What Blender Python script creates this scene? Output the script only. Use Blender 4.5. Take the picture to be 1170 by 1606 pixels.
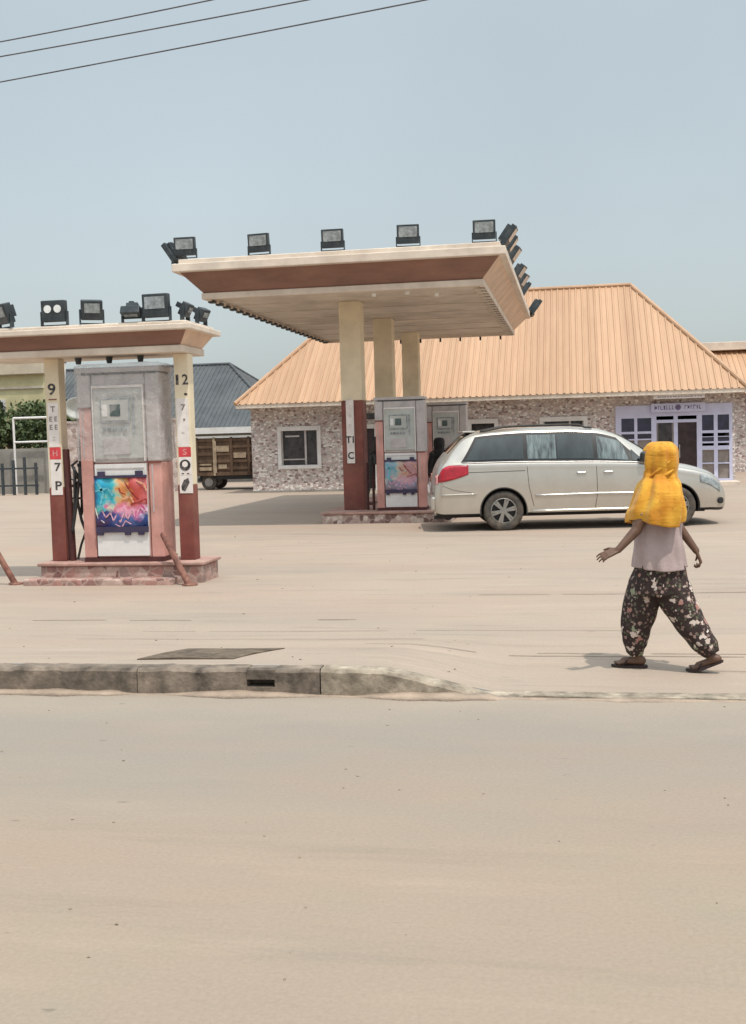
import bpy, bmesh, math, random
from mathutils import Vector, Matrix, noise
random.seed(7)
PI = math.pi
scn = bpy.context.scene
for o in list(bpy.data.objects): bpy.data.objects.remove(o)

# ------------------------------------------------------------------ camera, sky, sun, exposure
# world frame: X along the road kerb, Y away from the road into the forecourt
CAMH = 1.67
cam = bpy.data.objects.new('camera', bpy.data.cameras.new('camera'))
scn.collection.objects.link(cam)
cam.data.sensor_fit = 'HORIZONTAL'; cam.data.sensor_width = 36.0
cam.data.lens = 1800.0 / 1170.0 * 36.0
cam.data.clip_start = 0.05; cam.data.clip_end = 3000
cam.matrix_world = (Matrix.Translation((0, 0, CAMH)) @ Matrix.Rotation(math.radians(10), 4, 'Z')
                    @ Matrix.Rotation(PI/2 - math.atan(117/1800), 4, 'X') @ Matrix.Rotation(-0.028, 4, 'Z'))
scn.camera = cam

SUNV = Vector((0.26, -0.28, 0.92)).normalized()      # towards the sun
sun = bpy.data.objects.new('sun', bpy.data.lights.new('sun', 'SUN'))
scn.collection.objects.link(sun)
sun.data.energy = 2.35; sun.data.angle = math.radians(0.9); sun.data.color = (1.0, 0.945, 0.86)
sun.rotation_euler = SUNV.to_track_quat('Z', 'Y').to_euler()
sun.location = (0, 0, 30)

w = bpy.data.worlds.new('World'); scn.world = w; w.use_nodes = True
nt = w.node_tree; nt.nodes.clear()
sky = nt.nodes.new('ShaderNodeTexSky'); sky.sky_type = 'NISHITA'; sky.sun_disc = False
sky.sun_elevation = math.asin(SUNV.z); sky.sun_rotation = math.atan2(SUNV.x, SUNV.y)
sky.air_density = 1.3; sky.dust_density = 3.5; sky.ozone_density = 1.0; sky.altitude = 50
hs = nt.nodes.new('ShaderNodeHueSaturation'); hs.inputs['Saturation'].default_value = 0.62; hs.inputs['Value'].default_value = 1.0
bg = nt.nodes.new('ShaderNodeBackground'); bg.inputs['Strength'].default_value = 0.15
out = nt.nodes.new('ShaderNodeOutputWorld')
hz = nt.nodes.new('ShaderNodeMixRGB'); hz.inputs[0].default_value = 0.6; hz.inputs[2].default_value = (2.9, 3.3, 3.6, 1)      # thin haze veil, brighter overhead as a thinly overcast sky is
tcw = nt.nodes.new('ShaderNodeTexCoord'); sxw = nt.nodes.new('ShaderNodeSeparateXYZ'); nt.links.new(tcw.outputs['Generated'], sxw.inputs[0])
mrw = nt.nodes.new('ShaderNodeMapRange'); mrw.interpolation_type = 'SMOOTHSTEP'; mrw.inputs[1].default_value = .30; mrw.inputs[2].default_value = .85; mrw.inputs[3].default_value = 1.0; mrw.inputs[4].default_value = 3.0
nt.links.new(sxw.outputs[2], mrw.inputs[0])
cn = nt.nodes.new('ShaderNodeTexNoise'); cn.inputs['Scale'].default_value = 2.6; cn.inputs['Detail'].default_value = 5; nt.links.new(tcw.outputs['Generated'], cn.inputs['Vector'])
cr = nt.nodes.new('ShaderNodeMapRange'); cr.inputs[1].default_value = .3; cr.inputs[2].default_value = .7; cr.inputs[3].default_value = .93; cr.inputs[4].default_value = 1.09; nt.links.new(cn.outputs['Fac'], cr.inputs[0])
cm = nt.nodes.new('ShaderNodeMath'); cm.operation = 'MULTIPLY'; nt.links.new(mrw.outputs[0], cm.inputs[0]); nt.links.new(cr.outputs[0], cm.inputs[1])
vmw = nt.nodes.new('ShaderNodeVectorMath'); vmw.operation = 'SCALE'; vmw.inputs[0].default_value = (2.95, 3.42, 3.55); nt.links.new(cm.outputs[0], vmw.inputs['Scale']); nt.links.new(vmw.outputs[0], hz.inputs[2])
nt.links.new(sky.outputs[0], hs.inputs['Color']); nt.links.new(hs.outputs[0], hz.inputs[1]); nt.links.new(hz.outputs[0], bg.inputs[0]); nt.links.new(bg.outputs[0], out.inputs[0])
scn.view_settings.view_transform = 'Standard'; scn.view_settings.look = 'None'
scn.view_settings.exposure = 0.26; scn.view_settings.gamma = 1.0

# ------------------------------------------------------------------ helpers
COL = scn.collection
def srgb(r, g, b):
    f = lambda c: (c/255/12.92) if c/255 <= .04045 else ((c/255+.055)/1.055)**2.4
    return (f(r), f(g), f(b), 1)
_mc = {}
def mat(name, c, rough=0.7, var=0.12, scale=3.0, bump=0.0, bscale=40.0, metal=0.0, c2=None, dirt=0.0, stretch=None, spec=0.4, dirtcol=(0.30,0.22,0.15,1)):
    """procedural material: base colour broken up by two noises, optional dust and bump"""
    if name in _mc: return _mc[name]
    m = bpy.data.materials.new(name); m.use_nodes = True; t = m.node_tree; N = t.nodes; L = t.links
    b = N['Principled BSDF']; b.inputs['Roughness'].default_value = rough; b.inputs['Metallic'].default_value = metal
    b.inputs['Specular IOR Level'].default_value = spec
    tc = N.new('ShaderNodeTexCoord'); mp = N.new('ShaderNodeMapping'); L.new(tc.outputs['Object'], mp.inputs[0])
    if stretch: mp.inputs['Scale'].default_value = stretch
    n = N.new('ShaderNodeTexNoise'); n.inputs['Scale'].default_value = scale; n.inputs['Detail'].default_value = 6; n.inputs['Roughness'].default_value = .62
    L.new(mp.outputs[0], n.inputs['Vector'])
    c = tuple(c[:3]) + (1,)
    d = c2 if c2 else tuple(max(0, x*(1-var*1.6)) for x in c[:3]) + (1,)
    e = tuple(min(1, x*(1+var*0.9)) for x in c[:3]) + (1,)
    r = N.new('ShaderNodeValToRGB'); r.color_ramp.elements[0].position = .32; r.color_ramp.elements[1].position = .68
    r.color_ramp.elements[0].color = tuple(d[:3]) + (1,); r.color_ramp.elements[1].color = e
    L.new(n.outputs['Fac'], r.inputs[0]); src = r.outputs[0]
    if dirt > 0:
        n2 = N.new('ShaderNodeTexNoise'); n2.inputs['Scale'].default_value = scale*.45; n2.inputs['Detail'].default_value = 9; n2.inputs['Roughness'].default_value = .7
        L.new(tc.outputs['Object'], n2.inputs['Vector'])
        r2 = N.new('ShaderNodeValToRGB'); r2.color_ramp.elements[0].position = .45; r2.color_ramp.elements[1].position = .72
        r2.color_ramp.elements[0].color = (0,0,0,1); r2.color_ramp.elements[1].color = (dirt,)*3 + (1,)
        L.new(n2.outputs['Fac'], r2.inputs[0])
        mx = N.new('ShaderNodeMixRGB'); mx.inputs[2].default_value = dirtcol
        L.new(r2.outputs[0], mx.inputs[0]); L.new(src, mx.inputs[1]); src = mx.outputs[0]
    L.new(src, b.inputs['Base Color'])
    if bump > 0:
        nb = N.new('ShaderNodeTexNoise'); nb.inputs['Scale'].default_value = bscale; nb.inputs['Detail'].default_value = 4
        L.new(mp.outputs[0], nb.inputs['Vector'])
        bp = N.new('ShaderNodeBump'); bp.inputs['Strength'].default_value = bump; bp.inputs['Distance'].default_value = .01
        L.new(nb.outputs['Fac'], bp.inputs['Height']); L.new(bp.outputs[0], b.inputs['Normal'])
    _mc[name] = m; return m

def nodes_mat(name, rough=.8):
    m = bpy.data.materials.new(name); m.use_nodes = True; t = m.node_tree
    b = t.nodes['Principled BSDF']; b.inputs['Roughness'].default_value = rough
    return m, t, t.nodes, t.links, b

def stone_mat(name, cols, scale=3.2, mortar=(.36,.32,.29,1), edge=.05, axes=(1,1,1)):
    m, t, N, L, b = nodes_mat(name, .85)
    tc = N.new('ShaderNodeTexCoord'); mp = N.new('ShaderNodeMapping'); mp.inputs['Scale'].default_value = axes; L.new(tc.outputs['Object'], mp.inputs[0])
    wn = N.new('ShaderNodeTexNoise'); wn.inputs['Scale'].default_value = 5; L.new(mp.outputs[0], wn.inputs['Vector'])
    ad = N.new('ShaderNodeMixRGB'); ad.inputs[0].default_value = .06; L.new(mp.outputs[0], ad.inputs[1]); L.new(wn.outputs['Color'], ad.inputs[2])
    v = N.new('ShaderNodeTexVoronoi'); v.inputs['Scale'].default_value = scale; L.new(ad.outputs[0], v.inputs['Vector'])
    ve = N.new('ShaderNodeTexVoronoi'); ve.feature = 'DISTANCE_TO_EDGE'; ve.inputs['Scale'].default_value = scale; L.new(ad.outputs[0], ve.inputs['Vector'])
    sp = N.new('ShaderNodeSeparateColor'); L.new(v.outputs['Color'], sp.inputs[0])
    r = N.new('ShaderNodeValToRGB'); r.color_ramp.interpolation = 'CONSTANT'
    els = r.color_ramp.elements
    for i, c in enumerate(cols):
        p = i/len(cols)
        e = els[0] if i == 0 else (els[1] if i == 1 else els.new(p))
        e.position = p; e.color = tuple(c[:3]) + (1,)
    L.new(sp.outputs[0], r.inputs[0])
    n = N.new('ShaderNodeTexNoise'); n.inputs['Scale'].default_value = 14; n.inputs['Detail'].default_value = 6; L.new(tc.outputs['Object'], n.inputs['Vector'])
    mu = N.new('ShaderNodeMixRGB'); mu.blend_type = 'OVERLAY'; mu.inputs[0].default_value = .5; L.new(r.outputs[0], mu.inputs[1]); L.new(n.outputs['Fac'], mu.inputs[2])
    st = N.new('ShaderNodeMath'); st.operation = 'LESS_THAN'; st.inputs[1].default_value = edge; L.new(ve.outputs['Distance'], st.inputs[0])
    mx = N.new('ShaderNodeMixRGB'); mx.inputs[2].default_value = mortar; L.new(st.outputs[0], mx.inputs[0]); L.new(mu.outputs[0], mx.inputs[1])
    L.new(mx.outputs[0], b.inputs['Base Color'])
    bp = N.new('ShaderNodeBump'); bp.inputs['Distance'].default_value = .02; bp.inputs['Strength'].default_value = .7
    L.new(ve.outputs['Distance'], bp.inputs['Height']); L.new(bp.outputs[0], b.inputs['Normal'])
    return m

class MB:
    def __init__(s): s.b = bmesh.new()
    def box(s, x0, x1, y0, y1, z0, z1, rot=None, piv=None):
        M = Matrix.Translation(((x0+x1)/2, (y0+y1)/2, (z0+z1)/2)) @ Matrix.Diagonal((x1-x0, y1-y0, z1-z0, 1))
        if rot is not None:
            p = Vector(piv) if piv else Vector(((x0+x1)/2, (y0+y1)/2, (z0+z1)/2))
            M = Matrix.Translation(p) @ rot @ Matrix.Translation(-p) @ M
        bmesh.ops.create_cube(s.b, size=1, matrix=M); return s
    def cyl(s, p, q, r, r2=None, n=12):
        p = Vector(p); q = Vector(q); d = q-p
        M = Matrix.Translation((p+q)/2) @ d.to_track_quat('Z', 'Y').to_matrix().to_4x4()
        bmesh.ops.create_cone(s.b, cap_ends=True, segments=n, radius1=r, radius2=r if r2 is None else r2, depth=d.length, matrix=M); return s
    def ball(s, c, r, sc=(1,1,1), n=12, rot=None):
        M = Matrix.Translation(c) @ (rot if rot is not None else Matrix.Identity(4)) @ Matrix.Diagonal((sc[0]*r, sc[1]*r, sc[2]*r, 1))
        bmesh.ops.create_uvsphere(s.b, u_segments=n*2, v_segments=n, radius=1, matrix=M); return s
    def cap(s, p, q, r, r2=None, n=14):
        s.cyl(p, q, r, r2, n); s.ball(p, r, n=8); s.ball(q, r if r2 is None else r2, n=8); return s
    def tube(s, pts, r, n=8):
        pts = [Vector(p) for p in pts]; rings = []
        for i, p in enumerate(pts):
            d = (pts[min(i+1, len(pts)-1)] - pts[max(i-1, 0)]).normalized()
            u = d.cross(Vector((0.13, 0.21, 1))).normalized(); v = d.cross(u)
            rr = r[i] if isinstance(r, (list, tuple)) else r
            rings.append([p + (u*math.cos(2*PI*k/n) + v*math.sin(2*PI*k/n))*rr for k in range(n)])
        return s.loft(rings)
    def loft(s, rings, close=True, caps=True):
        V = [[s.b.verts.new(p) for p in r] for r in rings]; n = len(V[0])
        for i in range(len(V)-1):
            for k in range(n if close else n-1):
                a, b_, c, d = V[i][k], V[i][(k+1) % n], V[i+1][(k+1) % n], V[i+1][k]
                try: s.b.faces.new((a, b_, c, d))
                except ValueError: pass
        if caps and close:
            for r in (V[0][::-1], V[-1]):
                try: s.b.faces.new(r)
                except ValueError: pass
        return s
    def poly(s, pts, ext=None):
        vs = [s.b.verts.new(p) for p in pts]; f = s.b.faces.new(vs)
        if ext is not None:
            r = bmesh.ops.extrude_face_region(s.b, geom=[f])
            bmesh.ops.translate(s.b, vec=Vector(ext), verts=[g for g in r['geom'] if isinstance(g, bmesh.types.BMVert)])
        return s
    def build(s, name, m, parent=None, bevel=0, smooth=False, solid=0, fix=True, loc=None, rz=0):
        if fix: bmesh.ops.recalc_face_normals(s.b, faces=s.b.faces)
        me = bpy.data.meshes.new(name); s.b.to_mesh(me); s.b.free()
        o = bpy.data.objects.new(name, me); COL.objects.link(o)
        if m: me.materials.append(m)
        if parent: o.parent = parent
        if loc: o.location = loc
        if rz: o.rotation_euler.z = rz
        if smooth:
            for p in me.polygons: p.use_smooth = True
        if solid:
            md = o.modifiers.new('s', 'SOLIDIFY'); md.thickness = solid; md.offset = 0
        if bevel:
            md = o.modifiers.new('b', 'BEVEL'); md.width = bevel; md.segments = 2; md.limit_method = 'ANGLE'; md.angle_limit = .6
        return o

def tag(o, label, cat, group=None, kind=None):
    if label: o['label'] = label
    if cat: o['category'] = cat
    if group: o['group'] = group
    if kind: o['kind'] = kind
    return o
def thing(name, label, cat, loc=(0,0,0), rz=0, group=None):
    o = bpy.data.objects.new(name, None); COL.objects.link(o); o.location = loc; o.rotation_euler.z = rz
    o.empty_display_size = .2
    return tag(o, label, cat, group)
def kids(o): return [c for c in bpy.data.objects if c.parent == o]
def dup(o, parent=None, loc=None, rz=None, label=None, group=None):
    c = o.copy(); COL.objects.link(c)
    if parent: c.parent = parent
    if loc is not None: c.location = loc
    if rz is not None: c.rotation_euler.z = rz
    if label: c['label'] = label
    if group: c['group'] = group
    for k in kids(o): dup(k, c)
    return c
def struct(o): o['kind'] = 'structure'; return o
def stroke_text(name, txt, size, loc, m, parent, ext=.004, rz=0, wide=1.0):
    cu = bpy.data.curves.new(name, 'FONT'); cu.body = txt; cu.size = size; cu.extrude = ext; cu.align_x = 'CENTER'; cu.align_y = 'CENTER'; cu.offset = size*.02
    t = bpy.data.objects.new(name, cu); COL.objects.link(t)
    bpy.context.view_layer.update()
    me = bpy.data.meshes.new_from_object(t.evaluated_get(bpy.context.evaluated_depsgraph_get()))
    bpy.data.objects.remove(t)
    o = bpy.data.objects.new(name, me); COL.objects.link(o); me.materials.clear(); me.materials.append(m)
    o.parent = parent; o.location = loc; o.rotation_euler = (PI/2, 0, rz); o.scale = (wide, 1, 1)
    return o

# ------------------------------------------------------------------ materials
M = {}
M['cream'] = mat('cream paint', (.55,.47,.36), .75, .10, 2.0, .15, 60, dirt=.35, dirtcol=(.34,.26,.18,1))
M['trim'] = mat('cream trim', (.70,.60,.50), .7, .10, 2.5, .1, 60, dirt=.4, dirtcol=(.36,.25,.18,1))
M['column'] = mat('yellow cream column', (.76,.65,.47), .75, .08, 2.0, .15, 60, dirt=.3, dirtcol=(.33,.27,.16,1))
M['brown'] = mat('brown fascia', (.25,.13,.095), .65, .16, 2.2, .1, 50, dirt=.3, dirtcol=(.27,.18,.13,1), stretch=(.5,1,2))
M['tanf_bounce'] = mat('tan fascia with bounce light', (.68,.49,.36), .7, .12, 2.2, .1, 50, dirt=.3)  # tan paint, its colour lifted to carry light bounced off the ground
M['soffit'] = mat('soffit', (.62,.545,.46), .8, .12, 1.5, .1, 40, dirt=.4, dirtcol=(.25,.18,.12,1))
M['maroon'] = mat('maroon paint', (.20,.055,.042), .55, .2, 3.0, .1, 60, dirt=.4, dirtcol=(.30,.16,.11,1))
M['maroon_dark'] = mat('dark maroon paint', (.075,.022,.02), .5, .2, 4)
M['pink'] = mat('faded salmon metal', (.60,.30,.255), .5, .2, 2.5, .05, 40, dirt=.35, dirtcol=(.42,.30,.26,1))
M['pumpgrey'] = mat('pump grey', (.50,.455,.44), .42, .16, 3, 1.0, 7, dirt=.4, dirtcol=(.33,.27,.24,1))
M['pumpgrey2'] = mat('pump light grey', (.47,.48,.45), .4, .1, 4, .04, 40, dirt=.25)
M['screen'] = mat('display glass', (.10,.13,.125), .15, .3, 8)
M['white'] = mat('white paint', (.72,.70,.68), .5, .06, 5, dirt=.25)
M['signwhite'] = mat('sign white', (.78,.72,.68), .5, .08, 8, dirt=.3, dirtcol=(.50,.38,.34,1))
M['signred'] = mat('sign red', (.62,.06,.07), .5, .15, 9)
M['ink'] = mat('worn black paint', (.045,.042,.042), .7, .5, 30, dirt=.5, dirtcol=(.35,.30,.28,1))
M['black'] = mat('black plastic', (.022,.021,.022), .45, .2, 10)
M['rubber'] = mat('black rubber', (.03,.028,.026), .75, .2, 20)
M['lampmetal'] = mat('lamp housing', (.035,.045,.052), .45, .25, 9, dirt=.3, dirtcol=(.16,.15,.14,1))
M['lampglass'] = mat('lamp glass', (.30,.33,.34), .12, .35, 14, spec=.8)
M['lampcell'] = mat('lamp reflector', (.80,.82,.80), .2, .1, 10, spec=.8)
M['concrete'] = mat('kerb concrete', (.23,.18,.14), .9, .5, 5, .8, 25, dirt=.9, dirtcol=(.13,.105,.08,1))
M['concrete2'] = mat('pale kerb concrete', (.36,.30,.23), .9, .4, 7, .8, 25, dirt=.8, dirtcol=(.16,.12,.085,1))
M['slab'] = mat('dark drain slab', (.115,.085,.06), .95, .4, 9, .6, 30, dirt=.5, dirtcol=(.26,.2,.14,1))
M['skin'] = mat('dark brown skin', (.12,.062,.038), .5, .12, 12, .1, 120)
M['skin2'] = mat('deep brown skin', (.045,.026,.019), .5, .12, 12)
M['paintv'] = mat('champagne car paint', (.55,.515,.465), .25, .04, 3, spec=.5, dirt=.25, metal=.6, dirtcol=(.40,.34,.26,1))
M['chrome'] = mat('bright metal', (.62,.61,.60), .3, .1, 8, metal=.8, dirt=.3)
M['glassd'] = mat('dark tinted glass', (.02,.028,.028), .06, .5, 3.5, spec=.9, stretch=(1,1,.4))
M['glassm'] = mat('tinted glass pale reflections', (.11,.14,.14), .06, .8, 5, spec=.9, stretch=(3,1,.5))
M['redlens'] = mat('red lamp lens', (.42,.012,.03), .15, .2, 12, spec=.7)
M['lenspink'] = mat('pale lamp lens', (.68,.30,.28), .2, .2, 12)
M['rim'] = mat('alloy rim', (.30,.29,.27), .4, .15, 10, metal=.5, dirt=.5, dirtcol=(.25,.19,.13,1))
M['tyre'] = mat('dusty tyre', (.07,.062,.055), .85, .25, 9, .3, 60, dirt=.6, dirtcol=(.22,.17,.12,1))
M['wood'] = mat('weathered brown boards', (.12,.072,.045), .85, .35, 4, .4, 30, dirt=.5, dirtcol=(.12,.07,.04,1), stretch=(1,1,.35))
M['woodl'] = mat('pale boards', (.38,.29,.20), .85, .3, 5, .3, 30, dirt=.5, dirtcol=(.22,.13,.08,1))
M['bluegrey'] = mat('dark slate roof sheet', (.075,.083,.088), .6, .2, 1.5, dirt=.3, dirtcol=(.14,.13,.13,1))
M['yellow'] = mat('pale yellow render', (.60,.53,.31), .85, .1, 1.2, dirt=.3)
M['greywall'] = mat('grey block wall', (.31,.29,.26), .9, .18, 1.5, .4, 20, dirt=.4, dirtcol=(.2,.17,.13,1))
M['lilac'] = mat('lilac white frame', (.56,.565,.74), .5, .05, 4, dirt=.15)
M['shopglass'] = mat('navy shop glass', (.028,.028,.065), .1, .4, 3, spec=.7)
M['shoppanel'] = mat('grey shop panel', (.24,.20,.18), .5, .2, 3)
M['doordark'] = mat('dark doorway', (.045,.025,.028), .3, .4, 3)
M['winglass'] = mat('window glass', (.055,.052,.055), .15, .4, 5)
M['bark'] = mat('bark', (.13,.09,.06), .9, .3, 8, .5, 20)
M['leaf'] = mat('leaf green', (.075,.10,.035), .65, .45, 2.5, c2=(.03,.045,.016,1))

# stone cladding: irregular crazy tiles
M['stone'] = stone_mat('stone cladding', [(.58,.52,.49),(.44,.35,.33),(.70,.65,.61),(.27,.19,.18),(.54,.45,.42),(.78,.72,.67),(.46,.42,.40),(.58,.46,.43)], 11.5, edge=.05, mortar=(.40,.35,.32,1), axes=(1,1,1.6))
M['stone_red'] = stone_mat('reddish island stone', [(.36,.19,.16),(.22,.11,.095),(.46,.33,.28),(.30,.20,.17),(.40,.25,.21),(.28,.15,.13)], 9, edge=.04, mortar=(.42,.30,.25,1))

def roof_mat(name, c, c2):
    m, t, N, L, b = nodes_mat(name, .55)
    tc = N.new('ShaderNodeTexCoord'); mp = N.new('ShaderNodeMapping'); mp.inputs['Scale'].default_value = (1.25, .03, .03); L.new(tc.outputs['Object'], mp.inputs[0])
    v = N.new('ShaderNodeTexWhiteNoise'); v.noise_dimensions = '1D'
    sx = N.new('ShaderNodeSeparateXYZ'); L.new(tc.outputs['Object'], sx.inputs[0])
    mm = N.new('ShaderNodeMath'); mm.operation = 'MULTIPLY'; mm.inputs[1].default_value = 1/.40; L.new(sx.outputs[0], mm.inputs[0])
    fl = N.new('ShaderNodeMath'); fl.operation = 'FLOOR'; L.new(mm.outputs[0], fl.inputs[0]); L.new(fl.outputs[0], v.inputs['W'])
    n = N.new('ShaderNodeTexNoise'); n.inputs['Scale'].default_value = 1.1; n.inputs['Detail'].default_value = 8; n.inputs['Roughness'].default_value = .7
    mp2 = N.new('ShaderNodeMapping'); mp2.inputs['Scale'].default_value = (4.5, .55, .55); L.new(tc.outputs['Object'], mp2.inputs[0]); L.new(mp2.outputs[0], n.inputs['Vector'])
    ad = N.new('ShaderNodeMath'); ad.operation = 'MULTIPLY_ADD'; ad.inputs[1].default_value = .42; L.new(v.outputs['Value'], ad.inputs[0]); L.new(n.outputs['Fac'], ad.inputs[2])
    r = N.new('ShaderNodeValToRGB'); r.color_ramp.elements[0].position = .42; r.color_ramp.elements[1].position = .95
    r.color_ramp.elements[0].color = c2; r.color_ramp.elements[1].color = c
    L.new(ad.outputs[0], r.inputs[0]); L.new(r.outputs[0], b.inputs['Base Color'])
    return m
M['roof'] = roof_mat('orange roof sheet', (.50,.305,.18,1), (.40,.235,.135,1))

# ground materials
def ground_mat(name, base, light, dark, streak=.22, pits=True, green=None, edge=None):
    m, t, N, L, b = nodes_mat(name, .92)
    tc = N.new('ShaderNodeTexCoord')
    def nz(scale, st=(1,1,1), det=8, ro=.65):
        mp = N.new('ShaderNodeMapping'); mp.inputs['Scale'].default_value = st; L.new(tc.outputs['Object'], mp.inputs[0])
        n = N.new('ShaderNodeTexNoise'); n.inputs['Scale'].default_value = scale; n.inputs['Detail'].default_value = det; n.inputs['Roughness'].default_value = ro
        L.new(mp.outputs[0], n.inputs['Vector']); return n
    def ramp(src, p0, p1, c0, c1):
        r = N.new('ShaderNodeValToRGB'); r.color_ramp.elements[0].position = p0; r.color_ramp.elements[1].position = p1
        r.color_ramp.elements[0].color = c0; r.color_ramp.elements[1].color = c1; L.new(src, r.inputs[0]); return r.outputs[0]
    def mix(f, a, c, bt='MIX'):
        x = N.new('ShaderNodeMixRGB'); x.blend_type = bt
        if isinstance(f, float): x.inputs[0].default_value = f
        else: L.new(f, x.inputs[0])
        for i, s in ((1, a), (2, c)):
            if isinstance(s, tuple): x.inputs[i].default_value = s
            else: L.new(s, x.inputs[i])
        return x.outputs[0]
    c = ramp(nz(.16).outputs['Fac'], .3, .7, base, light)
    f2 = ramp(nz(.5, (.35,1.3,1)).outputs['Fac'], .45, .75, (0,0,0,1), (.6,.6,.6,1))
    c = mix(f2, c, dark)
    f3 = ramp(nz(1.6, (.25,2.2,1), 9, .75).outputs['Fac'], .52, .78, (0,0,0,1), (streak,)*3+(1,))
    c = mix(f3, c, tuple(x*.62 for x in dark[:3])+(1,))
    f4 = ramp(nz(2.1, (.3,1.8,1), 6, .7).outputs['Fac'], .55, .8, (0,0,0,1), (.45,.45,.45,1))
    c = mix(f4, c, tuple(min(1,x*1.22) for x in light[:3])+(1,))
    if green: 
        f5 = ramp(nz(.35).outputs['Fac'], .5, .68, (0,0,0,1), (.55,.55,.55,1)); c = mix(f5, c, green)
    if edge:                                          # pale dust blown thin across the first metre from the kerb
        sy = N.new('ShaderNodeSeparateXYZ'); L.new(tc.outputs['Object'], sy.inputs[0])
        w1 = N.new('ShaderNodeMath'); w1.operation = 'MULTIPLY_ADD'; w1.inputs[1].default_value = 2.2; L.new(nz(.8, (.3,1,1)).outputs['Fac'], w1.inputs[0]); L.new(sy.outputs[1], w1.inputs[2])
        w2 = N.new('ShaderNodeMapRange'); w2.interpolation_type = 'SMOOTHSTEP'; w2.inputs[1].default_value = 5.4; w2.inputs[2].default_value = 7.0; w2.inputs[3].default_value = 0; w2.inputs[4].default_value = .7; L.new(w1.outputs[0], w2.inputs[0])
        c = mix(w2.outputs[0], c, (.262,.236,.205,1))     # traffic lane swept clean of dust
        m1 = N.new('ShaderNodeMath'); m1.operation = 'MULTIPLY_ADD'; m1.inputs[1].default_value = 1.6; L.new(nz(1.3, (.5,1,1)).outputs['Fac'], m1.inputs[0]); L.new(sy.outputs[1], m1.inputs[2])
        m2 = N.new('ShaderNodeMapRange'); m2.inputs[1].default_value = edge[0]; m2.inputs[2].default_value = edge[1]; m2.inputs[3].default_value = 0; m2.inputs[4].default_value = .85; L.new(m1.outputs[0], m2.inputs[0])
        c = mix(m2.outputs[0], c, edge[2])
    f9 = ramp(nz(.23, (.6,1.4,1), 4).outputs['Fac'], .48, .66, (0,0,0,1), (.5,.5,.5,1)); c = mix(f9, c, tuple(x*y for x, y in zip(base, (1.10,.965,.93)))+(1,))
    g = ramp(nz(55, det=3).outputs['Fac'], .25, .8, (.90,.90,.90,1), (1.07,1.07,1.07,1))
    c = mix(1.0, c, g, 'MULTIPLY')
    if pits:
        f6 = ramp(nz(9, (.6,1.5,1), 3, .5).outputs['Fac'], .72, .76, (0,0,0,1), (.5,.5,.5,1)); c = mix(f6, c, tuple(x*.5 for x in dark[:3])+(1,))
    L.new(c, b.inputs['Base Color'])
    nb = nz(30, det=5); bp = N.new('ShaderNodeBump'); bp.inputs['Strength'].default_value = .3; bp.inputs['Distance'].default_value = .012
    L.new(nb.outputs['Fac'], bp.inputs['Height']); L.new(bp.outputs[0], b.inputs['Normal'])
    b.inputs['Specular IOR Level'].default_value = .2
    return m
M['forecourt'] = ground_mat('dusty concrete forecourt', (.345,.278,.225,1), (.405,.318,.25,1), (.285,.25,.21,1), .62)
M['road'] = ground_mat('dusty asphalt', (.305,.243,.19,1), (.345,.265,.20,1), (.25,.222,.185,1), .34, green=(.27,.255,.19,1), edge=(7.1, 8.3, (.36,.29,.23,1)))

# ------------------------------------------------------------------ ground
def kerb_h(a):
    t = (-0.40 - a)/0.95; t = max(0, min(1, t)); return .172*t*t*(3-2*t)
def zf(a, b):
    t = max(0, min(1, 1-(b-7.34)/2.6))
    return kerb_h(a)*t*t*(3-2*t) + .010*noise.noise((a*.45, b*.45, 1.3))*min(1, max(0, (b-7.34)/.6))
def grid(name, xs, ys, zfun, m):
    bm = bmesh.new(); V = [[bm.verts.new((x, y, zfun(x, y))) for x in xs] for y in ys]
    for j in range(len(ys)-1):
        for i in range(len(xs)-1): bm.faces.new((V[j][i], V[j][i+1], V[j+1][i+1], V[j+1][i]))
    mb = MB(); mb.b.free(); mb.b = bm
    return struct(mb.build(name, m, smooth=True, fix=False))
xs = [-900,-300,-100,-50,-30,-20] + [-14+.25*i for i in range(81)] + [10,15,25,50,100,300,900]
ys = [7.34+.15*i for i in range(36)] + [13,14,15,16,18,20,23,26,30,34,38,45,60,90,150,300,1200]
grid('forecourt', xs, ys, zf, M['forecourt'])
grid('road', [-900,-100,-20,-8,-4,0,4,8,20,100,900], [-300,-40,-8,0,3,5,6.5,7.34], lambda a, b: .0 if b < 7.3 else .0, M['road'])
M['dust'] = mat('drifted dust', (.36,.275,.21), .95, .2, 5, .5, 40)
k = MB(); rr = []
for i in range(301):
    a = -9.5 + i*.04; n1 = noise.noise((a*1.6, 3.1, 0)); n2 = noise.noise((a*6, 8.1, 2)); wd = max(.012, .07+.09*n1+.03*n2); h = max(.003, .022+.03*n1+.01*n2) * (1 if a < -.5 else .35)
    rr.append([(a, 7.215, h), (a, 7.20-wd*.4, h*.6), (a, 7.20-wd, -.002), (a, 7.215, -.01)])
struct(k.loft(rr).build('dust_strip', M['dust'], smooth=True))
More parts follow.
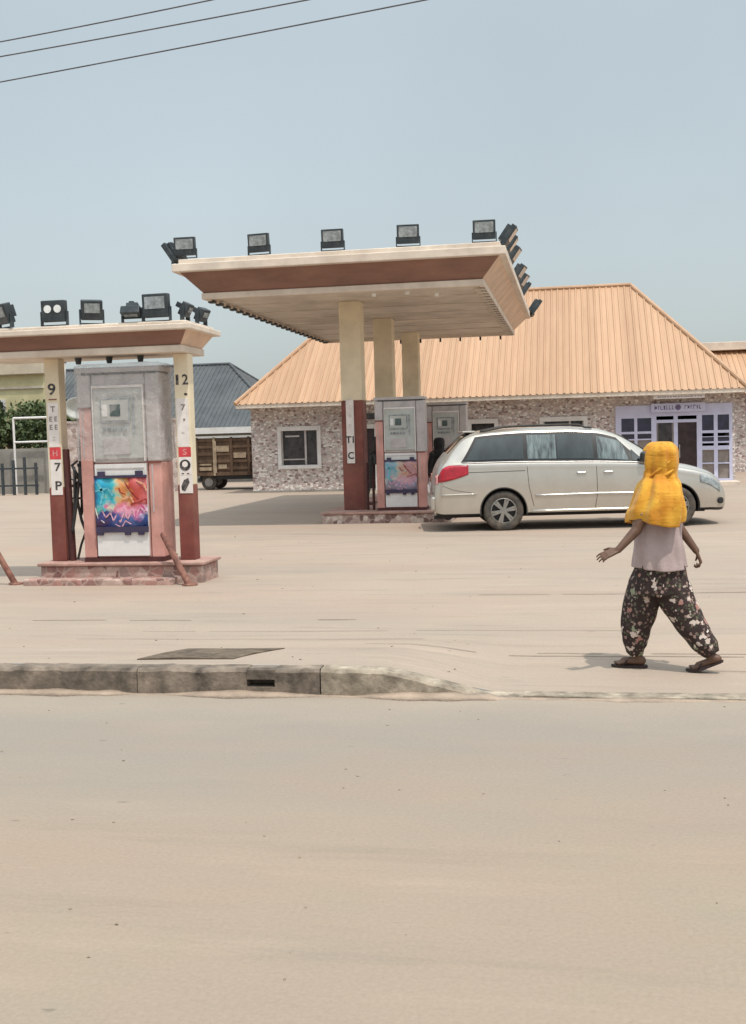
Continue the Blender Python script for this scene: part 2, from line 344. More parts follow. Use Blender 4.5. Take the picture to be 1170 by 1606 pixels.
# kerb: concrete blocks, one with a drain mouth, then a broken pale ramp
def kerb_block(a0, a1, label, m, hole=None, chip=0):
    k = MB(); n = max(2, int((a1-a0)/.06)); ring = []
    if hole:
        h0, h1, zb, zt = hole
        segs = [(a0, h0), (h1, a1)]
        k.box(h0, h1, 7.2, 7.342, -.03, zb); k.box(h0, h1, 7.2, 7.342, zt, .168)
        k.box(h0, h1, 7.32, 7.343, zb+.0005, zt-.0005)
    else: segs = [(a0, a1)]
    for s0, s1 in segs:
        n = max(2, int((s1-s0)/.05)); rings = []
        for i in range(n+1):
            a = s0 + (s1-s0)*i/n
            h = kerb_h(a) + chip*noise.noise((a*9, 2.2, 0)) + .004*noise.noise((a*5, 7, 1)); h = max(h, .004)
            f = 7.20 + .012*noise.noise((a*4, 1, 5)) + chip*.8*noise.noise((a*7, 9, 5))
            rings.append([(a, f, -.03), (a, f+.002, max(.0, h-.02)), (a, f+.022, h), (a, 7.345, h+.002), (a, 7.345, -.03)])
        k.loft(rings)
    o = k.build('kerb_stone', m); return tag(o, label, 'kerb', 'kerb stones along the road edge')
xs_k = [-14, -11.2, -8.4, -5.6]
kl = ['kerb stone far past the left pump island', 'grey kerb stone left of the photo edge', 'grey kerb stone at the left edge of the photo']
for i in range(3): kerb_block(xs_k[i], xs_k[i+1]-.006, kl[i], M['concrete'])
kerb_block(-5.6, -2.906, 'dark grey stained kerb stone at far left of the kerb in view', M['concrete'], chip=.014)
kerb_block(-2.90, -1.654, 'grey kerb stone with a small dark drain hole in its face', M['concrete'], hole=(-2.145,-1.955,.055,.105), chip=.010)
kerb_block(-1.645, -.30, 'pale broken kerb stone ramping down to road level', M['concrete2'], chip=.014)
# lip of the concrete along the road where the kerb ends
k = MB(); rr = []
for i in range(90):
    a = -.34 + i*.12
    f = 7.20+.02*noise.noise((a*1.3, 4, 0)); h = .012+.006*noise.noise((a*2, 8, 0))
    rr.append([(a, f, -.02), (a, f+.004, h), (a, 7.37, .008), (a, 7.37, -.02)])
struct(k.loft(rr).build('kerb_lip', M['concrete2']))

# dark slab behind the kerb
k = MB(); top = []
for (a, b) in [(-3.02,7.50),(-2.7,7.53),(-2.34,7.55),(-2.26,7.78),(-2.12,8.12),(-2.5,8.10),(-2.84,8.06),(-2.91,7.78)]:
    top.append((a, b, zf(a, b)+.008+.010*noise.noise((a*5, b*5, 0))))
k.poly(top, (0,0,-.05)); tag(k.build('drain_slab', M['slab']), 'dark rusty drain slab set in the ground behind the kerb', 'drain cover')
# thin cracks in the paving
def crack(pts, wd):
    k = MB()
    for i in range(len(pts)-1):
        (a0, b0), (a1, b1) = pts[i], pts[i+1]; n = max(1, int(abs(a1-a0)/.12))
        for j in range(n):
            s, e = j/n, (j+1)/n
            def P(t): 
                a = a0+(a1-a0)*t; b = b0+(b1-b0)*t + .02*noise.noise((a*3, b0, 2)); return a, b
            (xa, ya), (xb, yb) = P(s), P(e); wa = wd*(.6+.7*abs(noise.noise((xa*5, 3, 3)))); wb = wd*(.6+.7*abs(noise.noise((xb*5, 3, 3))))
            if noise.noise((xa*1.7, b0*3, 9)) > .28: continue
            k.poly([(xa, ya-wa, zf(xa, ya-wa)+.005), (xb, yb-wb, zf(xb, yb-wb)+.005), (xb, yb+wb, zf(xb, yb+wb)+.005), (xa, ya+wa, zf(xa, ya+wa)+.005)])
    return struct(k.build('paving_crack', M['slabl']))
M['slabl'] = mat('crack dirt', (.19,.14,.10), .95, .3, 9)
crack([(-1.6,8.52),(1.2,8.60)], .009); crack([(-.3,8.66),(2.6,8.74)], .008); crack([(-4.5,8.95),(-1.2,9.0)], .007)
crack([(-6,10.2),(-2,10.3)], .010); crack([(.9,8.1),(3,8.0)], .006); crack([(-3.8,9.6),(.6,9.72)], .006); crack([(-1,11.9),(4,12.1)], .010)

# pebbles and litter chips
k = MB()
for i in range(230):
    if i < 60: a, b = random.uniform(-3.6, 1.9), random.uniform(3.2, 7.1); z = 0; s = random.uniform(.002, .006)
    else: a, b = random.uniform(-8, 6), 7.5 + random.random()**1.6*20; z = zf(a, b); s = random.uniform(.003, .010)
    bmesh.ops.create_icosphere(k.b, subdivisions=1, radius=s, matrix=Matrix.Translation((a, b, z+s*.3)) @ Matrix.Rotation(random.random()*6, 4, 'Z') @ Matrix.Diagonal((random.uniform(1, 2.4), 1, .55, 1)))
M['peb'] = mat('pebbles', (.27,.21,.15), .9, .5, 3)
tag(k.build('pebbles', M['peb']), 'small scattered pebbles and grit on the dusty ground', 'pebbles', kind='stuff')

# ------------------------------------------------------------------ main building
def corr_slope(mb, e0, e1, r0, r1, pitch=.20, h=.03):
    """ribbed sheet between an eave segment e0-e1 and a ridge segment r0-r1 (trapezoid or triangle)"""
    e0, e1, r0, r1 = map(Vector, (e0, e1, r0, r1)); ax = (e1-e0).normalized(); Lh = (e1-e0).length
    s0 = (r0-e0).dot(ax); s1 = (r1-e0).dot(ax)
    up = (r0-e0) - ax*s0; nrm = ax.cross(up).normalized()
    prof = []; u = 0
    while u < Lh-.001:
        for du, hh in ((0,0),(pitch-.075,0),(pitch-.055,h),(pitch-.02,h)):
            if u+du < Lh: prof.append((u+du, hh))
        u += pitch
    prof.append((Lh, 0)); prev = None
    for (u, hh) in prof:
        t = 1.0
        if u < s0: t = u/s0
        elif u > s1: t = (Lh-u)/(Lh-s1)
        t = max(0, min(1, t))
        a = mb.b.verts.new(e0+ax*u+nrm*hh); b = mb.b.verts.new(e0+ax*u+up*t+nrm*hh)
        if prev: mb.b.faces.new((prev[0], a, b, prev[1]))
        prev = (a, b)
def hip_roof(parent, x0, x1, y0, y1, z, zr, run, m, name='roof', runl=None):
    yc = (y0+y1)/2; k = MB(); rl = run if runl is None else runl
    corr_slope(k, (x0,y0,z), (x1,y0,z), (x0+rl,yc,zr), (x1-run,yc,zr))
    corr_slope(k, (x1,y0,z), (x1,y1,z), (x1-run,yc,zr), (x1-run,yc,zr))
    corr_slope(k, (x1,y1,z), (x0,y1,z), (x1-run,yc,zr), (x0+rl,yc,zr))
    corr_slope(k, (x0,y1,z), (x0,y0,z), (x0+rl,yc,zr), (x0+rl,yc,zr))
    r = k.build(name, m, parent, fix=False)
    c = MB()
    for p, q in (((x0+rl,yc,zr),(x1-run,yc,zr)), ((x0,y0,z),(x0+rl,yc,zr)), ((x1,y0,z),(x1-run,yc,zr)), ((x0,y1,z),(x0+rl,yc,zr)), ((x1,y1,z),(x1-run,yc,zr))):
        c.cyl(Vector(p)+Vector((0,0,.03)), Vector(q)+Vector((0,0,.03)), .07, n=8)
    c.build('ridge_cap', m, r)
    return r
bld = thing('service_building', 'stone clad building with orange ribbed hip roof behind the pumps', 'building', (0, 35.5, 0))
X0, X1 = -10.13, 4.72
k = MB()
def wall_with_holes(k, x0, x1, z0, z1, holes, y0=0, y1=.22):
    """front wall split round its openings"""
    cuts = sorted(set([x0, x1] + [h[0] for h in holes] + [h[1] for h in holes]))
    for i in range(len(cuts)-1):
        a, b = cuts[i], cuts[i+1]; mid = (a+b)/2
        hs_ = sorted([(h[2], h[3]) for h in holes if h[0] < mid < h[1]]); z = z0
        for hb, ht in hs_:
            if hb > z: k.box(a, b, y0, y1, z, hb)
            z = ht
        if z < z1: k.box(a, b, y0, y1, z, z1)
holes = [(-9.15,-7.98,.86,1.95), (-6.43,-6.14,0,1.95), (-5.35,-4.2,.9,1.95), (-3.1,-2.4,1.0,2.0), (-.9,.3,.9,2.0), (1.25,4.64,0,2.16)]
wall_with_holes(k, X0, X1, 0, 2.95, holes)
k.box(X0, X1, 8.6, 8.82, 0, 2.95); k.box(X0, X0+.22, .22, 8.6, 0, 2.95); k.box(X1-.22, X1, .22, 8.6, 0, 2.95)
k.build('wall', M['stone'], bld)
MB().box(X0-.01, X1+.01, -.04, -.003, -.02, .07).build('plinth', M['greywall'], bld)
hip_roof(bld, -10.42, 5.0, -.75, 9.3, 2.80, 6.50, 3.05, M['roof'])
for q in ((-10.40, 4.98, -.73, -.70, 2.68, 2.81), (-10.40, -10.37, -.699, 9.2, 2.68, 2.81), (4.95, 4.98, -.699, 9.2, 2.68, 2.81)): MB().box(*q).build('eave_board', M['trim'], bld)
MB().box(-10.35, 4.93, -.68, 9.2, 2.755, 2.775).build('ceiling_panel', M['soffit'], bld)
def window(x0, x1, z0, z1, bars=True, split=.66):
    fr = MB(); wd = .17
    fr.box(x0-.12, x1+.12, -.05, .07, z1, z1+.14).box(x0-.12, x1+.12, -.05, .07, z0-.12, z0).box(x0-.12, x0, -.05, .07, z0, z1).box(x1, x1+.12, -.05, .07, z0, z1)
    wf = fr.build('window', M['white'], bld, bevel=.008)
    MB().box(x0, x1, .10, .12, z0, z1).build('pane', M['winglass'], wf)
    if bars:
        xm = x0+(x1-x0)*split; b = MB(); b.box(xm-.03, xm+.03, .04, .09, z0, z1)
        b.box(x0, xm-.03, .05, .08, z0+.16, z0+.20); b.box(x0+.12, xm-.2, .05, .08, z1-.20, z1-.15)
        b.box(x0, x0+.035, .04, .09, z0, z1); b.box(x1-.035, x1, .04, .09, z0, z1)
        b.build('mullion', M['pumpgrey'], wf)
    return wf
window(-9.15, -7.98, .86, 1.95)
window(-5.35, -4.2, .9, 1.95); window(-3.1, -2.4, 1.0, 2.0, False); window(-.9, .3, .9, 2.0)
d = MB(); d.box(-6.55,-6.43,-.05,.07,0,2.09).box(-6.14,-6.02,-.05,.07,0,2.09).box(-6.43,-6.14,-.05,.07,1.95,2.09)
dd = d.build('door_frame', M['white'], bld, bevel=.008); MB().box(-6.43,-6.14,.10,.13,0,1.95).build('door_leaf', M['doordark'], dd)
MB().box(-6.5, -5.7, -.06, .0-.003, 2.24, 2.42).build('vent_panel', M['winglass'], bld)

# storefront
sf = MB(); sx0, sx1 = 1.25, 4.64
def fr(a, b, z0, z1, y0=-.03, y1=.06): sf.box(a, b, y0, y1, z0, z1)
ver = [sx0, 1.44, 1.93, 2.33, 2.45, 3.05, 3.64, 3.75, 4.13, 4.24, 4.56]
for a, b in ((1.25,1.42),(1.80,1.89),(2.30,2.45),(2.95,3.07),(3.62,3.77),(4.11,4.22),(4.55,4.64)): fr(a, b, 0, 2.16)
for a, b in ((1.42,1.80),(1.89,2.30)):
    for z0, z1 in ((2.02,2.16),(1.55,1.62),(1.36,1.40),(.90,.97),(0,.1)): fr(a, b, z0, z1)
for a, b in ((2.45,2.95),(3.07,3.62)): fr(a, b, 2.06, 2.16); fr(a, b, 1.86, 1.95)
for a, b in ((3.77,4.11),(4.22,4.55)):
    for z0, z1 in ((2.06,2.16),(1.52,1.60),(1.40,1.42),(1.22,1.27),(1.02,1.14),(.60,.64),(0,.16)): fr(a, b, z0, z1)
fr(1.25, 4.64, 2.163, 2.40, -.035, -.004)
sfo = sf.build('shopfront', M['lilac'], bld)
def sheet(nm, m, a, b, z0, z1): MB().box(a, b, .02, .035, z0, z1).build(nm, m, sfo)
for a, b in ((1.42,1.80),(1.89,2.30)):
    sheet('glass', M['shopglass'], a, b, 1.62, 2.02); sheet('glass', M['shopglass'], a, b, 1.40, 1.55)
    sheet('lower_panel', M['shoppanel'], a, b, .97, 1.36); sheet('lower_panel', M['shoppanel'], a, b, .1, .9)
for a, b in ((3.77,4.11),(4.22,4.55)):
    sheet('glass', M['shopglass'], a, b, 1.60, 2.06); sheet('glass', M['shopglass'], a, b, 1.27, 1.40)
    sheet('lower_panel', M['shoppanel'], a, b, .16, .60); sheet('lower_panel', M['shoppanel'], a, b, .64, 1.02)
g = MB().box(2.45, 2.95, .03, .06, 0, 1.86).build('door', M['winglass'], bld)
MB().box(2.45, 2.95, .005, .03, 0, .12).box(2.45,2.50,.005,.03,.12,1.86).box(2.90,2.95,.005,.03,.12,1.86).build('door_stile', M['shoppanel'], g)
g = MB().box(3.07, 3.62, .05, .09, 0, 1.86).build('door', M['doordark'], bld)
MB().cyl((3.12,.03,.8),(3.12,.03,1.2),.015).build('handle', M['chrome'], g)
MB().box(1.1, 4.75, -.9, -.045, -.02, .10).build('doorstep', M['trim'], bld, bevel=.01)
sb = thing('shop_sign', 'pale two line signboard over the shop door under the orange eave', 'sign', (3.07, 35.42, 2.18))
MB().box(-.78, .78, -.10, .05, .0, .26).build('sign_panel', M['lilac'], sb, bevel=.01)
MB().box(-.74, .72, -.55, -.42, .38, .60).build('sign_panel', M['signwhite'], sb, bevel=.01)
for x in (-.6, .6): MB().box(x-.02, x+.02, -.42, .05, .46, .49).build('bracket', M['pumpgrey'], sb)
M['inkl'] = mat('faded violet lettering', (.16,.13,.24), .6, .2, 9)
k = MB(); x = -.68
while x < .62:
    wdt = random.uniform(.03, .07)
    if not (-.13 < x < .12):
        k.box(x, x+.016, -.106, -.1005, .07, .19); k.box(x+.016, x+wdt, -.106, -.1005, .07 if random.random() > .5 else .165, .095 if random.random() > .5 else .19)
    x += wdt+.035
k.cyl((0,-.106,.13),(0,-.1005,.13),.085,n=20)
k.build('lettering', M['inkl'], sb)['kind'] = 'stuff'
k = MB(); x = -.62
while x < .6: k.box(x, x+.045, -.556, -.5505, .425, .445); x += random.uniform(.05,.09)
k.build('lettering', M['inkl'], sb)['kind'] = 'stuff'

# wing with a second orange roof at the right
wg = thing('rear_wing', 'lower orange roofed wing beyond the right hip of the main roof', 'building', (0, 44.5, 0))
MB().box(3.5, 14, 0, 6, 0, 2.9).build('wall', M['stone'], wg)
k = MB(); corr_slope(k, (3.0,-.6,2.9), (14.5,-.6,2.9), (3.0,3,4.72), (14.5,3,4.72)); corr_slope(k, (14.5,6.6,2.9), (3.0,6.6,2.9), (14.5,3,4.72), (3.0,3,4.72))
r = k.build('roof', M['roof'], wg, fix=False); MB().box(3.0, 14.5, 2.55, 3.5, 4.7, 5.02).build('ridge_cap', M['trim'], r, bevel=.02)

# ------------------------------------------------------------------ canopies
def frustum_ring(k, x0, x1, y0, y1, z0, i0, z1, i1):
    """four slanting fascia faces: inset i0 at height z0 and i1 at z1"""
    lo = [(x0+i0,y0+i0,z0),(x1-i0,y0+i0,z0),(x1-i0,y1-i0,z0),(x0+i0,y1-i0,z0)]
    hi = [(x0+i1,y0+i1,z1),(x1-i1,y0+i1,z1),(x1-i1,y1-i1,z1),(x0+i1,y1-i1,z1)]
    return lo, hi
far = thing('fuel_canopy', 'large cream and brown canopy on three columns over the far pumps', 'canopy', (0, 0, 0))
cx0, cx1, cy0, cy1 = -7.25, -1.12, 20.45, 32.2
# top trim
k = MB(); k.box(cx0, cx1, cy0, cy1, 4.81, 4.96)
k.box(cx0+.10, cx1-.10, cy0+.10, cy1-.10, 4.96, 5.05)
k.build('top_trim', M['trim'], far, bevel=.015)
# slanting fascia front/back brown
def fascia_face(side, m, z0=4.45, z1=4.81, i0=.46, i1=.12, th=.05):
    lo, hi = frustum_ring(None, cx0, cx1, cy0, cy1, z0, i0, z1, i1); i = side; j = (side+1) % 4
    a, b, c, d = map(Vector, (lo[i], lo[j], hi[j], hi[i])); n = (b-a).cross(d-a).normalized()
    k = MB(); k.loft([[a, b, c, d], [a-n*th, b-n*th, c-n*th, d-n*th]]); return k.build('fascia', m, far)
fascia_face(0, M['brown']); fascia_face(2, M['brown']); o = fascia_face(1, M['tanf_bounce']); fascia_face(3, M['tanf_bounce'])
k = MB(); i0 = .42; z0, z1 = 4.34, 4.455
k.box(cx0+i0, cx1-i0, cy0+i0, cy0+i0+.10, z0, z1); k.box(cx0+i0, cx1-i0, cy1-i0-.10, cy1-i0, z0, z1)
k.box(cx0+i0, cx0+i0+.10, cy0+i0+.10, cy1-i0-.10, z0, z1); k.box(cx1-i0-.10, cx1-i0, cy0+i0+.10, cy1-i0-.10, z0, z1)
k.build('lower_trim', M['trim'], far, bevel=.012)
k = MB(); k.box(cx0+.5, cx1-.5, cy0+.5, cy1-.5, 4.40, 4.44)
y = cy0+.9
k.build('soffit', M['soffit'], far)
# ceiling battens and brackets under both long edges
y = cy0+.62
while y < cy1-.6:
    MB().box(cx0+.55, cx1-.55, y, y+.03, 4.388, 4.3995).build('ceiling_batten', M['soffit'], far); y += 1.45
def edge_brackets(x0, x1, m, parent, dz=0):
    y = cy0+.75
    while y < cy1-.6:
        MB().box(x0, x1, y, y+.16, 4.31+dz, 4.359+dz).build('edge_bracket', m, parent); y += .46
edge_brackets(cx0+.44, cx0+.56, M['lampmetal'], far); edge_brackets(cx1-.62, cx1-.45, M['soffit'], far)
edge_brackets(cx1-.53, cx1-.44, M['maroon_dark'], far, .02)
for i in range(9):
    x = cx0+.9+i*.55; MB().box(x, x+.05, cy1-.50, cy1-.46, 4.24, 4.359).build('hanging_clip', M['lampmetal'], far)
for i, (x, y) in enumerate([(-3.7,21.75),(-3.05,21.7),(-2.55,22.2)]):
    MB().cyl((x,y,4.34),(x,y,4.3995),.035,.045,14).build('downlight', M['lampcell'], far)
# columns
def column(parent, x, y, w, z0, zm, z1, slant=0):
    c = MB().box(x-w/2, x+w/2, y-w/2, y+w/2, zm, z1).build('column', M['column'], parent, bevel=.015)
    MB().box(x-w/2-.004, x+w/2+.004, y-w/2-.004, y+w/2+.004, z0, zm).build('painted_base', M['maroon'], c, bevel=.015)
    return c
column(far, -4.38, 22.95, .43, .22, 2.42, 4.40); column(far, -4.30, 26.5, .43, .22, 2.42, 4.40); column(far, -4.22, 30.4, .43, .0, 2.42, 4.40)
# vertical sign on first column
k = MB().box(-4.50, -4.34, 22.705, 22.727, 1.16, 2.44).build('column_sign', M['signwhite'], far, bevel=.004)
for ch, z in (('T', 1.63), ('I', 1.63), ('C', 1.31), ('::', 1.92), ('-', 2.12), (':', 2.30)):
    x = -4.43 + (.055 if ch == 'I' else (-.04 if ch == 'T' else 0))
    stroke_text('letter', ch, .19 if z < 1.7 else .12, (x+.01, 22.703, z), M['black'] if z < 1.7 else M['pumpgrey'], k, .002)

# floodlights
def make_flood(name, label, loc, rz, tilt=-.25, w=.40, h=.31, cells=False, group=None):
    t = thing(name, label, 'floodlight', loc, rz, group)
    R = Matrix.Rotation(tilt, 4, 'X')
    def rb(x0, x1, y0, y1, z0, z1):
        k = MB(); k.box(x0, x1, y0, y1, z0, z1, R, (0, 0, .08)); return k
    rb(-w/2, w/2, -.03, .07, .035, .06+h).build('housing', M['lampmetal'], t, bevel=.012)
    k = rb(-w/2+.05, w/2-.05, .07, .13, .10, .02+h)
    for i in range(5): k.box(-w/2+.08+i*(w-.2)/4, -w/2+.10+i*(w-.2)/4, .13, .15, .10, .02+h, R, (0,0,.08))
    k.build('heat_sink', M['lampmetal'], t)
    if cells:
        for s in (-1, 1):
            k = MB(); k.cyl((s*w*.21, -.036, .06+h*.55), (s*w*.21, -.029, .06+h*.55), w*.155, n=18)
            for v in k.b.verts: v.co = Matrix.Translation((0,0,.08)) @ R @ Matrix.Translation((0,0,-.08)) @ v.co
            k.build('reflector', M['lampcell'], t)
    else:
        rb(-w/2+.035, w/2-.035, -.036, -.029, .06+h*.30, .06+h-.035).build('glass', M['lampglass'], t)
    k = MB(); k.box(-w/2-.02, -w/2-.002, -.01, .04, 0, .16); k.box(w/2+.002, w/2+.02, -.01, .04, 0, .16); k.box(-w/2-.02, w/2+.02, -.01, .04, -.012, 0)
    k.box(-.03, .03, -.01, .04, -.03, -.012)
    k.build('bracket', M['lampmetal'], t); return t
G1 = 'floodlights along the front edge of the far canopy'
fl = make_flood('floodlight', 'floodlight at the left front corner of the far canopy', (-7.03, 20.62, 5.09), .05, .12, group=G1)
lab = ['second floodlight from the left on the far canopy front edge', 'middle floodlight of the five on the far canopy front edge', 'fourth floodlight from the left on the far canopy front edge', 'floodlight at the right front corner of the far canopy']
for i, (x, z, r) in enumerate([(-5.62, 5.19, -.12), (-4.24, 5.19, .02), (-2.86, 5.19, .1), (-1.50, 5.19, .05)]):
    dup(fl, None, (x, 20.62, 5.075), r, lab[i])
G2 = 'floodlights along the right edge of the far canopy'
ys2 = [21.6, 22.7, 24.0, 26.6, 28.1, 29.8]
lab2 = ['nearest side on floodlight on the right canopy edge, highest against the sky', 'second side on floodlight back along the right canopy edge', 'third side on floodlight back along the right canopy edge', 'fourth floodlight back along the right canopy edge, after a wide gap', 'fifth floodlight back along the right canopy edge', 'sixth floodlight back along the right canopy edge, against the orange roof']
fs = None
for i, y in enumerate(ys2):
    if fs is None: fs = make_flood('floodlight', lab2[0], (-1.20, y, 5.07), PI/2, .62, .44, .40, group=G2)
    else: dup(fs, None, (-1.24, y, 5.07), PI/2 + random.uniform(-.15, .15), lab2[i])
dup(fs, None, (-1.05, 31.9, 4.86), PI/2+.2, 'dark floodlight hanging at the back right corner of the far canopy')
dup(fs, None, (-7.30, 21.0, 5.0), -PI/2-.2, 'side on floodlight on the left edge of the far canopy, tilted outward', 'floodlights along the left edge of the far canopy')

# near small canopy
near = thing('fuel_canopy', 'small low brown and cream canopy over the near pump at left', 'canopy', (0, 0, 0))
nx0, nx1, ny0, ny1 = -7.35, -4.36, 12.86, 14.05
k = MB(); k.box(nx0, nx1, ny0, ny1, 2.99, 3.06); k.box(nx0+.07, nx1-.07, ny0+.07, ny1-.07, 3.06, 3.10); k.build('top_trim', M['trim'], near, bevel=.012)
cx0, cx1, cy0, cy1 = nx0, nx1, ny0, ny1
_far = far; far = near
fascia_face(0, M['brown'], 2.82, 2.99, .20, .08, .03); fascia_face(2, M['brown'], 2.82, 2.99, .20, .08, .03); fascia_face(1, M['tanf_bounce'], 2.82, 2.99, .20, .08, .03); fascia_face(3, M['tanf_bounce'], 2.82, 2.99, .20, .08, .03)
far = _far
MB().box(nx0+.17, nx1-.17, ny0+.17, ny1-.17, 2.74, 2.825).build('lower_trim', M['trim'], near, bevel=.012)
for x in (-5.95, -5.55, -5.15):
    MB().cyl((x, 13.3, 2.66), (x, 13.3, 2.739), .03, .045, 12).build('downlight', M['lampmetal'], near)
# pillars with signage
def pillar(x, y, w=.185):
    p = MB().box(x-w/2, x+w/2, y-w/2, y+w/2, 1.16, 2.74).build('pillar', M['column'], near, bevel=.01)
    MB().box(x-w/2-.003, x+w/2+.003, y-w/2-.003, y+w/2+.003, .25, 1.16).build('painted_base', M['maroon'], p, bevel=.01)
    return p
pR = pillar(-4.63, 13.35); pL = pillar(-6.29, 13.35)
def sticker(par, x, z0, z1, w, m, label=None, y=13.2575):
    return MB().box(x-w/2, x+w/2, y-.006, y, z0, z1).build('sticker', M[m], par, bevel=.0015)
def glyph(par, x, z, ch, size, m, wide=1.0, y=13.2505):
    return stroke_text('letter', ch, size, (x, y, z), M[m], par, .0012, wide=wide)
X = -4.63
glyph(pR, X-.052, 2.42, '1', .17, 'ink', 1.5, 13.2565); glyph(pR, X+.048, 2.42, '2', .17, 'ink', .95, 13.2565); glyph(pR, X+.05, 2.30, '.', .2, 'ink', 1.4, 13.2565)
q = sticker(pR, X, 1.62, 2.20, .15, 'signwhite'); glyph(q, X+.01, 2.09, '7', .10, 'shoppanel', 1.2); glyph(q, X+.02, 1.98, ',', .12, 'shoppanel', 1.5); glyph(q, X, 1.80, '-', .12, 'pumpgrey')
q = sticker(pR, X+.01, 1.50, 1.615, .155, 'signred'); glyph(q, X+.01, 1.555, 'S', .10, 'lenspink', 1.1)
q = sticker(pR, X+.01, 1.28, 1.495, .16, 'signwhite'); o_ = MB().cyl((X+.01, 13.2475, 1.40), (X+.01, 13.2512, 1.40), .068, n=24).build('emblem', M['ink'], q); MB().cyl((X+.01, 13.245, 1.41), (X+.01, 13.2472, 1.41), .036, n=20).build('emblem_centre', M['signwhite'], o_)
glyph(q, X+.01, 1.305, '- -', .09, 'ink', 1.2)
q = sticker(pR, X+.015, 1.06, 1.275, .165, 'signwhite', y=13.2535); k = MB(); k.poly([(X-.04,13.2445,1.10),(X,13.2445,1.085),(X+.06,13.2445,1.19),(X+.045,13.2445,1.245),(X-.01,13.2445,1.22),(X-.045,13.2445,1.15)], (0,.0028,0)); k.build('leaf_mark', M['ink'], q)
X = -6.29
glyph(pL, X-.005, 2.36, '9', .19, 'ink', 1.15, 13.2565); MB().box(X-.05, X+.055, 13.254, 13.2568, 2.235, 2.25).build('underline', M['maroon'], pL)
q = sticker(pL, X, 1.66, 2.20, .14, 'signwhite'); glyph(q, X, 2.12, 'T', .10, 'shoppanel'); glyph(q, X, 2.0, 'E E', .085, 'shoppanel'); glyph(q, X, 1.90, 'E E', .085, 'shoppanel'); glyph(q, X, 1.77, '::', .09, 'pumpgrey')
q = sticker(pL, X+.005, 1.51, 1.655, .145, 'signred'); glyph(q, X+.005, 1.58, 'H', .10, 'lenspink')
q = sticker(pL, X+.01, 1.07, 1.505, .15, 'signwhite', y=13.2535); glyph(q, X+.03, 1.41, '7', .14, 'ink', 1.2, 13.2465); glyph(q, X+.03, 1.18, 'P', .15, 'ink', 1.2, 13.2465)
# lamps on the near canopy
G3 = 'floodlights on top of the small near canopy'
make_flood('floodlight', 'tilted floodlight at the far left end of the near canopy top', (-6.74, 13.0, 3.12), -.6, .3, .28, .22, group=G3)
make_flood('floodlight', 'black floodlight with two round bright reflectors on the near canopy', (-6.10, 13.0, 3.12), 0, .05, .30, .23, True, group=G3)
make_flood('floodlight', 'floodlight turned half sideways left of the near canopy middle', (-5.62, 13.0, 3.12), .5, .25, .25, .21, group=G3)
make_flood('floodlight', 'flat lying floodlight on the near canopy beside the biggest lamp', (-5.11, 13.0, 3.11), 0, 1.15, .24, .13, group=G3)
make_flood('floodlight', 'biggest floodlight near the right end of the near canopy', (-4.80, 12.95, 3.11), -.05, .05, .32, .25, group=G3)
sd = make_flood('floodlight', 'front side on lamp at the right end of the near canopy', (-4.50, 13.15, 3.12), PI/2, .5, .18, .14, group=G3)
dup(sd, None, (-4.50, 13.75, 3.12), PI/2-.2, 'hindmost side on lamp at the right end of the near canopy')

# ------------------------------------------------------------------ pump islands
def island(label, x0, x1, y0, y1, h, step, m, cap):
    t = thing('pump_island', label, 'pump island', ((x0+x1)/2, y0, 0)); X = (x1-x0)/2; D = y1-y0
    MB().box(-X, X, 0, D, -.02, h-.04).build('block', m, t, bevel=.02)
    MB().box(-X-.03, X+.03, -.03, D+.03, h-.04, h).build('top_slab', cap, t, bevel=.012)
    if step: MB().box(-X-.14, X-.30, -.20, -.003, -.02, .075).build('step', M['stone_red'], t, bevel=.02)
    return t
M['islcap'] = mat('worn red cap', (.40,.235,.195), .8, .25, 4, .3, 30, dirt=.5, dirtcol=(.48,.36,.29,1))
island('reddish stone pump island under the near pump with a low step', -6.44, -4.38, 13.03, 13.66, .25, True, M['stone_red'], M['islcap'])
M['stoneisl'] = stone_mat('island pebble stone', [(.42,.30,.27),(.25,.16,.145),(.52,.43,.38),(.17,.10,.09),(.38,.28,.24)], 10, edge=.04, mortar=(.36,.28,.24,1))
island('stone pump island under the front column of the far canopy', -4.88, -2.35, 21.95, 24.4, .22, False, M['stoneisl'], M['islcap'])
island('rear pump island under the middle column, partly behind the van', -4.88, -2.2, 25.9, 29.3, .22, False, M['stoneisl'], M['islcap'])

